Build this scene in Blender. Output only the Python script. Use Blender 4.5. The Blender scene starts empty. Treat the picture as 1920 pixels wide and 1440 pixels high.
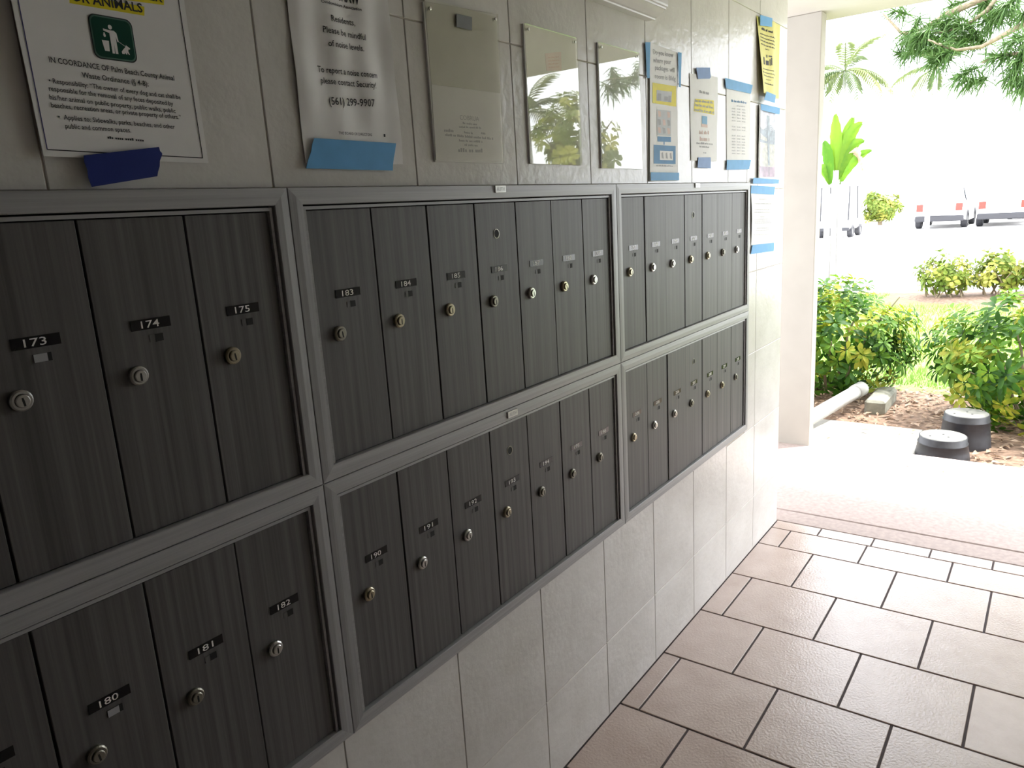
import bpy, math, random
from mathutils import Vector, Matrix, noise as mnoise

# ------------------------------------------------------------------ camera, world, sun, exposure
scene = bpy.context.scene
col = scene.collection
CAM = Vector((-0.73716, -0.96241, 1.45455))
RX = (0.586647, -0.807672, -0.059258)      # camera right
RY = (0.215312, 0.085014, 0.972838)        # camera up
RZ = (-0.780696, -0.583471, 0.223775)      # camera back
cam_data = bpy.data.cameras.new('camera')
cam_data.sensor_fit = 'HORIZONTAL'
cam_data.sensor_width = 36.0
cam_data.lens = 26.1518
cam_data.clip_start = 0.02
cam_data.clip_end = 500
cam = bpy.data.objects.new('camera', cam_data)
col.objects.link(cam)
cam.matrix_world = Matrix(((RX[0], RY[0], RZ[0], CAM.x), (RX[1], RY[1], RZ[1], CAM.y), (RX[2], RY[2], RZ[2], CAM.z), (0, 0, 0, 1)))
scene.camera = cam

world = bpy.data.worlds.new('hazy_sky')
scene.world = world
world.use_nodes = True
bg = world.node_tree.nodes['Background']
bg.inputs['Color'].default_value = (0.90, 0.935, 1.0, 1)
bg.inputs['Strength'].default_value = 6.5

sun_data = bpy.data.lights.new('sun', 'SUN')
sun_data.energy = 8.0
sun_data.angle = math.radians(6)
sun_data.color = (1.0, 0.96, 0.88)
sun = bpy.data.objects.new('sun', sun_data)
col.objects.link(sun)
sun.rotation_euler = Vector((-0.36, 0.34, -1.0)).to_track_quat('-Z', 'Y').to_euler()   # from the garden side, high up
sun.location = (6, -6, 12)

vs = scene.view_settings
vs.view_transform = 'Standard'
vs.look = 'None'
vs.exposure = 0.25
vs.gamma = 1.0
vs.use_curve_mapping = False

# ------------------------------------------------------------------ helpers
random.seed(7)
MAT = {}

def new_mat(name):
    m = bpy.data.materials.new(name)
    m.use_nodes = True
    MAT[name] = m
    nt = m.node_tree
    return m, nt, nt.nodes['Principled BSDF']

def plain(name, color, rough=0.5, metal=0.0, spec=0.5, coat=0.0, var=0.06, scale=30.0):
    """a plain surface with a little procedural mottling"""
    m, nt, b = new_mat(name)
    geo = nt.nodes.new('ShaderNodeNewGeometry')
    n = nt.nodes.new('ShaderNodeTexNoise')
    n.inputs['Scale'].default_value = scale
    n.inputs['Detail'].default_value = 4
    nt.links.new(geo.outputs['Position'], n.inputs['Vector'])
    r = nt.nodes.new('ShaderNodeValToRGB')
    r.color_ramp.elements[0].position = 0.3
    r.color_ramp.elements[1].position = 0.7
    r.color_ramp.elements[0].color = tuple(max(0, c * (1 - var)) for c in color) + (1,)
    r.color_ramp.elements[1].color = tuple(min(1, c * (1 + var)) for c in color) + (1,)
    nt.links.new(n.outputs['Fac'], r.inputs['Fac'])
    nt.links.new(r.outputs['Color'], b.inputs['Base Color'])
    b.inputs['Roughness'].default_value = rough
    b.inputs['Metallic'].default_value = metal
    b.inputs['Specular IOR Level'].default_value = spec
    if coat:
        b.inputs['Coat Weight'].default_value = coat
        b.inputs['Coat Roughness'].default_value = 0.03
    return m

def grain(name, dark, light, stretch, rough, metal, spec=0.5, bump=0.0):
    """brushed metal or laminate: noise drawn out along one axis"""
    m, nt, b = new_mat(name)
    geo = nt.nodes.new('ShaderNodeNewGeometry')
    mp = nt.nodes.new('ShaderNodeMapping')
    mp.inputs['Scale'].default_value = stretch
    nt.links.new(geo.outputs['Position'], mp.inputs['Vector'])
    n1 = nt.nodes.new('ShaderNodeTexNoise')
    n1.inputs['Scale'].default_value = 1.0
    n1.inputs['Detail'].default_value = 6
    n1.inputs['Roughness'].default_value = 0.65
    nt.links.new(mp.outputs['Vector'], n1.inputs['Vector'])
    r = nt.nodes.new('ShaderNodeValToRGB')
    r.color_ramp.elements[0].position = 0.36
    r.color_ramp.elements[1].position = 0.68
    r.color_ramp.elements[0].color = dark + (1,)
    r.color_ramp.elements[1].color = light + (1,)
    nt.links.new(n1.outputs['Fac'], r.inputs['Fac'])
    nt.links.new(r.outputs['Color'], b.inputs['Base Color'])
    b.inputs['Roughness'].default_value = rough
    b.inputs['Metallic'].default_value = metal
    b.inputs['Specular IOR Level'].default_value = spec
    if bump:
        bp = nt.nodes.new('ShaderNodeBump')
        bp.inputs['Strength'].default_value = bump
        bp.inputs['Distance'].default_value = 0.001
        nt.links.new(n1.outputs['Fac'], bp.inputs['Height'])
        nt.links.new(bp.outputs['Normal'], b.inputs['Normal'])
    return m

def tile_mat(name, c0, c1, rough, bump, bscale, spec=0.5, mott=6.0, bdist=0.002):
    """glazed tile: mottled colour, per-tile tone shift, fine surface relief"""
    m, nt, b = new_mat(name)
    geo = nt.nodes.new('ShaderNodeNewGeometry')
    n = nt.nodes.new('ShaderNodeTexNoise')
    n.inputs['Scale'].default_value = mott
    n.inputs['Detail'].default_value = 5
    n.inputs['Roughness'].default_value = 0.6
    nt.links.new(geo.outputs['Position'], n.inputs['Vector'])
    r = nt.nodes.new('ShaderNodeValToRGB')
    r.color_ramp.elements[0].position = 0.3
    r.color_ramp.elements[1].position = 0.7
    r.color_ramp.elements[0].color = c0 + (1,)
    r.color_ramp.elements[1].color = c1 + (1,)
    nt.links.new(n.outputs['Fac'], r.inputs['Fac'])
    oi = nt.nodes.new('ShaderNodeObjectInfo')
    mr = nt.nodes.new('ShaderNodeMapRange')
    mr.inputs['To Min'].default_value = 0.96
    mr.inputs['To Max'].default_value = 1.04
    nt.links.new(oi.outputs['Random'], mr.inputs['Value'])
    hs = nt.nodes.new('ShaderNodeHueSaturation')
    nt.links.new(mr.outputs['Result'], hs.inputs['Value'])
    nt.links.new(r.outputs['Color'], hs.inputs['Color'])
    nt.links.new(hs.outputs['Color'], b.inputs['Base Color'])
    b.inputs['Roughness'].default_value = rough
    b.inputs['Specular IOR Level'].default_value = spec
    n2 = nt.nodes.new('ShaderNodeTexNoise')
    n2.inputs['Scale'].default_value = bscale
    n2.inputs['Detail'].default_value = 3
    nt.links.new(geo.outputs['Position'], n2.inputs['Vector'])
    bp = nt.nodes.new('ShaderNodeBump')
    bp.inputs['Strength'].default_value = bump
    bp.inputs['Distance'].default_value = bdist
    nt.links.new(n2.outputs['Fac'], bp.inputs['Height'])
    nt.links.new(bp.outputs['Normal'], b.inputs['Normal'])
    return m

def leaf_mat(name, stops, transl=0.35, rough=0.35, spec=0.5):
    """leaf: colour by object, streaked with yellow, part of the light passes through"""
    m, nt, b = new_mat(name)
    geo = nt.nodes.new('ShaderNodeNewGeometry')
    oi = nt.nodes.new('ShaderNodeObjectInfo')
    n = nt.nodes.new('ShaderNodeTexNoise')
    n.inputs['Scale'].default_value = 14
    n.inputs['Detail'].default_value = 2
    nt.links.new(geo.outputs['Position'], n.inputs['Vector'])
    ad = nt.nodes.new('ShaderNodeMath')
    ad.operation = 'MULTIPLY_ADD'
    ad.inputs[1].default_value = 0.55
    nt.links.new(oi.outputs['Random'], ad.inputs[0])
    ml = nt.nodes.new('ShaderNodeMath')
    ml.operation = 'MULTIPLY'
    ml.inputs[1].default_value = 0.6
    nt.links.new(n.outputs['Fac'], ml.inputs[0])
    nt.links.new(ml.outputs['Value'], ad.inputs[2])
    r = nt.nodes.new('ShaderNodeValToRGB')
    els = r.color_ramp.elements
    els[0].position, els[0].color = stops[0][0], stops[0][1] + (1,)
    els[1].position, els[1].color = stops[-1][0], stops[-1][1] + (1,)
    for p, c in stops[1:-1]:
        e = els.new(p)
        e.color = c + (1,)
    nt.links.new(ad.outputs['Value'], r.inputs['Fac'])
    nt.links.new(r.outputs['Color'], b.inputs['Base Color'])
    b.inputs['Roughness'].default_value = rough
    b.inputs['Specular IOR Level'].default_value = spec
    tr = nt.nodes.new('ShaderNodeBsdfTranslucent')
    nt.links.new(r.outputs['Color'], tr.inputs['Color'])
    mx = nt.nodes.new('ShaderNodeMixShader')
    mx.inputs['Fac'].default_value = transl
    out = nt.nodes['Material Output']
    nt.links.new(b.outputs['BSDF'], mx.inputs[1])
    nt.links.new(tr.outputs['BSDF'], mx.inputs[2])
    nt.links.new(mx.outputs['Shader'], out.inputs['Surface'])
    return m

def acrylic(name):
    """clear flat sheet: see-through with a mirror-like sheen that grows towards grazing angles"""
    m = bpy.data.materials.new(name)
    m.use_nodes = True
    MAT[name] = m
    nt = m.node_tree
    nt.nodes.remove(nt.nodes['Principled BSDF'])
    fr = nt.nodes.new('ShaderNodeFresnel')
    fr.inputs['IOR'].default_value = 1.75
    t = nt.nodes.new('ShaderNodeBsdfTransparent')
    t.inputs['Color'].default_value = (0.97, 0.97, 0.95, 1)
    g = nt.nodes.new('ShaderNodeBsdfGlossy')
    g.inputs['Roughness'].default_value = 0.015
    mx = nt.nodes.new('ShaderNodeMixShader')
    geo = nt.nodes.new('ShaderNodeNewGeometry')
    inv = nt.nodes.new('ShaderNodeMath')               # the far face adds nothing: two faces are counted on entry
    inv.operation = 'SUBTRACT'
    inv.inputs[0].default_value = 1.0
    nt.links.new(geo.outputs['Backfacing'], inv.inputs[1])
    two = nt.nodes.new('ShaderNodeMath')
    two.operation = 'MULTIPLY'
    two.inputs[1].default_value = 2.0
    nt.links.new(fr.outputs['Fac'], two.inputs[0])
    mul = nt.nodes.new('ShaderNodeMath')
    mul.operation = 'MULTIPLY'
    nt.links.new(two.outputs['Value'], mul.inputs[0])
    nt.links.new(inv.outputs['Value'], mul.inputs[1])
    nt.links.new(mul.outputs['Value'], mx.inputs['Fac'])
    nt.links.new(t.outputs['BSDF'], mx.inputs[1])
    nt.links.new(g.outputs['BSDF'], mx.inputs[2])
    nt.links.new(mx.outputs['Shader'], nt.nodes['Material Output'].inputs['Surface'])
    return m

# ---- materials
tile_mat('wall_tile', (0.63, 0.61, 0.575), (0.745, 0.73, 0.70), 0.20, 0.6, 42.0, 0.32, 5.0)
plain('wall_grout', (0.55, 0.50, 0.43), 0.9)
tile_mat('floor_tile', (0.52, 0.405, 0.35), (0.62, 0.505, 0.45), 0.20, 0.5, 130.0, 0.55, 9.0)
plain('floor_grout', (0.085, 0.068, 0.070), 0.9)
plain('ceiling_paint', (0.40, 0.37, 0.325), 0.85, var=0.03, scale=8)
plain('wall_paint', (0.315, 0.288, 0.25), 0.8, var=0.04, scale=6)
plain('far_wall_paint', (0.52, 0.49, 0.46), 0.8, var=0.04, scale=6)
plain('concrete', (0.41, 0.335, 0.31), 0.85, var=0.12, scale=45)
plain('pale_concrete', (0.36, 0.345, 0.31), 0.85, var=0.12, scale=30)
plain('asphalt', (0.62, 0.61, 0.60), 0.9, var=0.06, scale=10)
plain('soil', (0.20, 0.13, 0.09), 0.95, var=0.4, scale=25)
plain('turf', (0.20, 0.33, 0.07), 0.9, var=0.35, scale=18)
grain('door_laminate', (0.080, 0.077, 0.077), (0.150, 0.145, 0.143), (95, 3, 1.2), 0.5, 0.0, 0.3, 0.15)
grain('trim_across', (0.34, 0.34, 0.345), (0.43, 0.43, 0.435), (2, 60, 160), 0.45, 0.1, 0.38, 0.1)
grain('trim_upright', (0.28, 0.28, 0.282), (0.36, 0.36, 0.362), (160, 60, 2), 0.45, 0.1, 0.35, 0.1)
plain('cavity', (0.006, 0.006, 0.006), 0.8)
plain('number_plate', (0.008, 0.008, 0.010), 0.22, 0.0, 0.32)
plain('digit_white', (0.82, 0.81, 0.77), 0.5)
plain('lock_nickel', (0.55, 0.55, 0.53), 0.28, 0.9)
plain('lock_brass', (0.42, 0.38, 0.28), 0.33, 0.9)
plain('lock_tarnished', (0.26, 0.25, 0.21), 0.42, 0.8)
plain('keyway', (0.004, 0.004, 0.004), 0.7)
plain('tag_metal', (0.62, 0.63, 0.60), 0.35, 0.4)
plain('paper_white', (0.84, 0.83, 0.82), 0.55, var=0.02)
plain('paper_cream', (0.66, 0.65, 0.57), 0.5, var=0.03)
plain('paper_yellow', (0.78, 0.72, 0.22), 0.55, var=0.03)
plain('ink_black', (0.035, 0.035, 0.04), 0.6)
plain('ink_grey', (0.42, 0.42, 0.44), 0.6)
plain('ink_pale', (0.60, 0.61, 0.63), 0.6)
plain('ink_navy', (0.05, 0.05, 0.16), 0.6)
plain('ink_blue', (0.10, 0.27, 0.50), 0.6)
plain('ink_lightblue', (0.22, 0.45, 0.68), 0.6)
plain('ink_red', (0.70, 0.42, 0.36), 0.6)
plain('ink_rose', (0.74, 0.56, 0.50), 0.6)
plain('ink_green', (0.004, 0.055, 0.035), 0.4)
plain('ink_greenrim', (0.10, 0.20, 0.16), 0.4)
plain('highlighter', (0.82, 0.70, 0.03), 0.55)
plain('picture_violet', (0.30, 0.20, 0.27), 0.4, var=0.5, scale=40)
plain('picture_field', (0.42, 0.42, 0.34), 0.4, var=0.4, scale=60)
plain('picture_hills', (0.20, 0.25, 0.29), 0.4, var=0.5, scale=50)
plain('picture_sky', (0.52, 0.53, 0.62), 0.4, var=0.25, scale=40)
plain('tape_blue', (0.13, 0.39, 0.72), 0.55, var=0.05)
plain('tape_dark', (0.02, 0.035, 0.20), 0.5, var=0.05)
plain('tape_slate', (0.13, 0.25, 0.52), 0.5, var=0.05)
plain('tape_grey', (0.22, 0.23, 0.24), 0.4)
acrylic('clear_acrylic')
plain('case_white', (0.72, 0.71, 0.70), 0.4, var=0.02)
plain('pipe_white', (0.42, 0.41, 0.39), 0.6, var=0.1, scale=20)
plain('valve_black', (0.020, 0.020, 0.024), 0.5, var=0.25)
plain('valve_lid', (0.17, 0.17, 0.15), 0.6, var=0.2, scale=20)
plain('stone', (0.24, 0.235, 0.19), 0.9, var=0.3, scale=15)
plain('bark', (0.16, 0.13, 0.10), 0.9, var=0.4, scale=20)
plain('twig', (0.22, 0.17, 0.11), 0.8, var=0.3, scale=30)
leaf_mat('schefflera', [(0.25, (0.018, 0.060, 0.010)), (0.48, (0.045, 0.125, 0.012)), (0.70, (0.12, 0.23, 0.018)), (0.85, (0.34, 0.34, 0.04))], 0.4, 0.5, 0.22)
leaf_mat('far_shrub', [(0.3, (0.09, 0.14, 0.02)), (0.6, (0.20, 0.26, 0.04)), (0.8, (0.45, 0.43, 0.10))], 0.35, 0.5, 0.25)
leaf_mat('pine_needle', [(0.3, (0.035, 0.085, 0.022)), (0.8, (0.10, 0.18, 0.04))], 0.25, 0.5, 0.25)
leaf_mat('palm_leaf', [(0.3, (0.07, 0.11, 0.04)), (0.8, (0.20, 0.24, 0.08))], 0.3)
leaf_mat('banana_leaf', [(0.3, (0.06, 0.16, 0.01)), (0.8, (0.13, 0.24, 0.015))], 0.4, 0.5, 0.25)
leaf_mat('grass_blade', [(0.3, (0.10, 0.22, 0.03)), (0.8, (0.26, 0.38, 0.08))], 0.3, 0.6)
leaf_mat('dry_leaf', [(0.2, (0.10, 0.045, 0.025)), (0.5, (0.30, 0.20, 0.13)), (0.8, (0.50, 0.42, 0.33))], 0.1, 0.7)
plain('car_white', (0.80, 0.80, 0.80), 0.25, coat=0.6, var=0.01)
plain('car_red', (0.55, 0.06, 0.03), 0.25, coat=0.6, var=0.02)
plain('car_glass', (0.30, 0.34, 0.36), 0.05, 0.6)
plain('car_dark', (0.03, 0.03, 0.035), 0.6)
plain('tail_light', (0.60, 0.03, 0.02), 0.2)
plain('building_white', (0.85, 0.85, 0.83), 0.8, var=0.02)
plain('window_grey', (0.38, 0.38, 0.44), 0.2)

for _n, _m in MAT.items():                              # paper, print and tape are nearly matt
    if _n.split('_')[0] in ('paper', 'ink', 'picture', 'tape', 'highlighter'):
        _m.node_tree.nodes['Principled BSDF'].inputs['Specular IOR Level'].default_value = 0.18

WL = {}            # world location of each parent

def finish(me, mats, smooth=False):
    for m in (mats if isinstance(mats, (list, tuple)) else [mats]):
        me.materials.append(MAT[m])
    if smooth:
        me.polygons.foreach_set('use_smooth', [True] * len(me.polygons))
    me.update()
    return me

class MB:
    """collects vertices and faces (with a material slot) for one mesh object"""
    def __init__(self):
        self.v, self.f, self.m = [], [], []
    def add(self, vs_, fs, mi=0):
        o = len(self.v)
        self.v += [tuple(p) for p in vs_]
        self.f += [tuple(i + o for i in f) for f in fs]
        self.m += [mi] * len(fs)
        return self
    def box(self, a, b, mi=0):
        x0, y0, z0 = a
        x1, y1, z1 = b
        return self.add([(x0, y0, z0), (x1, y0, z0), (x1, y1, z0), (x0, y1, z0), (x0, y0, z1), (x1, y0, z1), (x1, y1, z1), (x0, y1, z1)],
                        [(0, 3, 2, 1), (4, 5, 6, 7), (0, 1, 5, 4), (1, 2, 6, 5), (2, 3, 7, 6), (3, 0, 4, 7)], mi)
    def chbox(self, a, b, c, mi=0):
        """box with all edges chamfered by c"""
        x0, y0, z0 = a
        x1, y1, z1 = b
        vs_, idx = [], {}
        for ix, X in enumerate((x0, x1)):
            for iy, Y in enumerate((y0, y1)):
                for iz, Z in enumerate((z0, z1)):
                    sx, sy, sz = (c, -c)[ix], (c, -c)[iy], (c, -c)[iz]
                    for ax, p in enumerate(((X, Y + sy, Z + sz), (X + sx, Y, Z + sz), (X + sx, Y + sy, Z))):
                        idx[(ix, iy, iz, ax)] = len(vs_)
                        vs_.append(p)
        F = []
        g = lambda *k: idx[k]
        for i in (0, 1):
            F.append([g(i, 0, 0, 0), g(i, 1, 0, 0), g(i, 1, 1, 0), g(i, 0, 1, 0)])
            F.append([g(0, i, 0, 1), g(1, i, 0, 1), g(1, i, 1, 1), g(0, i, 1, 1)])
            F.append([g(0, 0, i, 2), g(1, 0, i, 2), g(1, 1, i, 2), g(0, 1, i, 2)])
        for i in (0, 1):
            for j in (0, 1):
                F.append([g(i, j, 0, 0), g(i, j, 1, 0), g(i, j, 1, 1), g(i, j, 0, 1)])
                F.append([g(i, 0, j, 0), g(i, 1, j, 0), g(i, 1, j, 2), g(i, 0, j, 2)])
                F.append([g(0, i, j, 1), g(1, i, j, 1), g(1, i, j, 2), g(0, i, j, 2)])
                for k in (0, 1):
                    F.append([g(i, j, k, 0), g(i, j, k, 1), g(i, j, k, 2)])
        cx = Vector(((x0 + x1) / 2, (y0 + y1) / 2, (z0 + z1) / 2))
        out = []
        for f in F:
            p = [Vector(vs_[i]) for i in f]
            n = (p[1] - p[0]).cross(p[2] - p[0])
            mid = sum(p, Vector()) / len(p)
            out.append(tuple(f) if n.dot(mid - cx) > 0 else tuple(reversed(f)))
        return self.add(vs_, out, mi)
    def lathe(self, prof, c, n=24, axis='z', mi=0, cap=True):
        """prof: (radius, height) pairs"""
        vs_, fs = [], []
        for r, h in prof:
            for k in range(n):
                a = 2 * math.pi * k / n
                if axis == 'z':
                    vs_.append((c[0] + r * math.cos(a), c[1] + r * math.sin(a), c[2] + h))
                else:                                   # towards the viewer of the wall: -y
                    vs_.append((c[0] + r * math.cos(a), c[1] - h, c[2] + r * math.sin(a)))
        for i in range(len(prof) - 1):
            for k in range(n):
                k2 = (k + 1) % n
                fs.append((i * n + k, i * n + k2, (i + 1) * n + k2, (i + 1) * n + k))
        if cap:
            fs.append(tuple(range((len(prof) - 1) * n, len(prof) * n)))
        return self.add(vs_, fs, mi)
    def tube(self, pts, rad, n=8, mi=0):
        pts = [Vector(p) for p in pts]
        rr = rad if isinstance(rad, (list, tuple)) else [rad] * len(pts)
        vs_, fs = [], []
        up = Vector((0, 0, 1))
        for i, p in enumerate(pts):
            t = (pts[min(i + 1, len(pts) - 1)] - pts[max(i - 1, 0)]).normalized()
            a = t.cross(up if abs(t.z) < 0.95 else Vector((1, 0, 0))).normalized()
            b = a.cross(t)
            for k in range(n):
                an = 2 * math.pi * k / n
                vs_.append(p + (a * math.cos(an) + b * math.sin(an)) * rr[i])
        for i in range(len(pts) - 1):
            for k in range(n):
                k2 = (k + 1) % n
                fs.append((i * n + k, (i + 1) * n + k, (i + 1) * n + k2, i * n + k2))
        fs.append(tuple(range(n)))
        fs.append(tuple(reversed(range((len(pts) - 1) * n, len(pts) * n))))
        return self.add(vs_, fs, mi)
    def mesh(self, name, mats, origin=(0, 0, 0), smooth=False):
        me = bpy.data.meshes.new(name)
        ox, oy, oz = origin
        me.from_pydata([(x - ox, y - oy, z - oz) for x, y, z in self.v], [], self.f)
        me.polygons.foreach_set('material_index', self.m)
        return finish(me, mats, smooth)
    def build(self, name, mats, parent=None, smooth=False, loc=None):
        """loc: origin of the new object in the world; vertices are given in world space"""
        if loc is None:
            loc = WL[parent.name] if parent else (0, 0, 0)
        return link(name, self.mesh(name, mats, loc, smooth), parent, loc)

def link(name, me, parent=None, loc=(0, 0, 0), rot=None, scale=None):
    o = bpy.data.objects.new(name, me)
    col.objects.link(o)
    p = WL[parent.name] if parent else (0, 0, 0)
    if parent:
        o.parent = parent
    o.location = (loc[0] - p[0], loc[1] - p[1], loc[2] - p[2])
    if rot:
        o.rotation_euler = rot
    if scale:
        o.scale = (scale,) * 3 if isinstance(scale, (int, float)) else scale
    WL[o.name] = tuple(loc)
    return o

def tag(o, label, cat, group=None):
    o['label'] = label
    o['category'] = cat
    if group:
        o['group'] = group
    return o

def thing(name, label, cat, loc=(0, 0, 0), group=None):
    o = bpy.data.objects.new(name, None)
    o.empty_display_size = 0.05
    col.objects.link(o)
    o.location = loc
    WL[o.name] = tuple(loc)
    return tag(o, label, cat, group)

def struct(o):
    o['kind'] = 'structure'
    return o

def stuff(o):
    o['kind'] = 'stuff'
    return o

# ---- lettering: outlines of the built-in font turned into flat mesh
_txt = {}
def glyphs(s, bold=0.0):
    k = (s, bold)
    if k not in _txt:
        cu = bpy.data.curves.new('lettering', 'FONT')
        cu.body = s
        cu.resolution_u = 2
        cu.offset = bold
        ob = bpy.data.objects.new('lettering', cu)
        me = ob.to_mesh()
        vs_ = [tuple(v.co) for v in me.vertices]
        fs = [tuple(p.vertices) for p in me.polygons]
        ob.to_mesh_clear()
        bpy.data.objects.remove(ob)
        bpy.data.curves.remove(cu)
        x0 = min(v[0] for v in vs_)
        x1 = max(v[0] for v in vs_)
        _txt[k] = ([(v[0] - x0, v[1]) for v in vs_], fs, x1 - x0)
    return _txt[k]

def write(mb, s, p0, p1, h, yfun, mi=0, bold=0.0, up=None):
    """lettering on the wall: baseline from p0 to p1 (x, z), capital height h, lying at depth yfun(x, z)"""
    vs_, fs, wd = glyphs(s, bold)
    ex = ((p1[0] - p0[0]) / wd, (p1[1] - p0[1]) / wd)
    u = up or (0.0, 1.0)
    k = h / 0.70
    out = []
    for x, y in vs_:
        X = p0[0] + ex[0] * x + u[0] * k * y
        Z = p0[1] + ex[1] * x + u[1] * k * y
        out.append((X, yfun(X, Z), Z))
    mb.add(out, fs, mi)

def word_run(mb, p0, p1, h, yfun, mi=0, seed=0, chop=True):
    """small print too blurred to read: a run of word-long strokes"""
    rnd = random.Random(seed)
    L = math.hypot(p1[0] - p0[0], p1[1] - p0[1])
    dx, dz = (p1[0] - p0[0]) / L, (p1[1] - p0[1]) / L
    t = 0.0
    while t < L:
        wlen = min(rnd.uniform(1.6, 5.5) * h if chop else L, L - t)
        n = max(1, int(wlen / (h * 0.75)))
        for i in range(n):                              # letters of the word
            a = t + wlen * i / n
            b = a + wlen / n * 0.72
            hh = h * rnd.choice((0.7, 0.7, 1.0))
            q = [(p0[0] + dx * a, p0[1] + dz * a), (p0[0] + dx * b, p0[1] + dz * b)]
            pts = [q[0], q[1], (q[1][0], q[1][1] + hh), (q[0][0], q[0][1] + hh)]
            mb.add([(x, yfun(x, z), z) for x, z in pts], [(0, 1, 2, 3)], mi)
        t += wlen + h * 0.7

def poly(mb, pts, yfun, mi=0):
    mb.add([(x, yfun(x, z), z) for x, z in pts], [tuple(range(len(pts)))], mi)

def patch(mb, q, yfun, mi=0, n=10):
    """four-cornered print that follows the sheet"""
    vs_, fs = [], []
    for j in range(n + 1):
        for i in range(n + 1):
            x, z = quad_pt(q, i / n, j / n)
            vs_.append((x, yfun(x, z), z))
            if i and j:
                k = len(vs_) - 1
                fs.append((k - n - 2, k - n - 1, k, k - 1))
    mb.add(vs_, fs, mi)

def lerp2(a, b, t):
    return (a[0] + (b[0] - a[0]) * t, a[1] + (b[1] - a[1]) * t)

def quad_pt(q, s, t):
    """q: TL, TR, BR, BL; s across, t down"""
    return lerp2(lerp2(q[0], q[1], s), lerp2(q[3], q[2], s), t)

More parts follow.
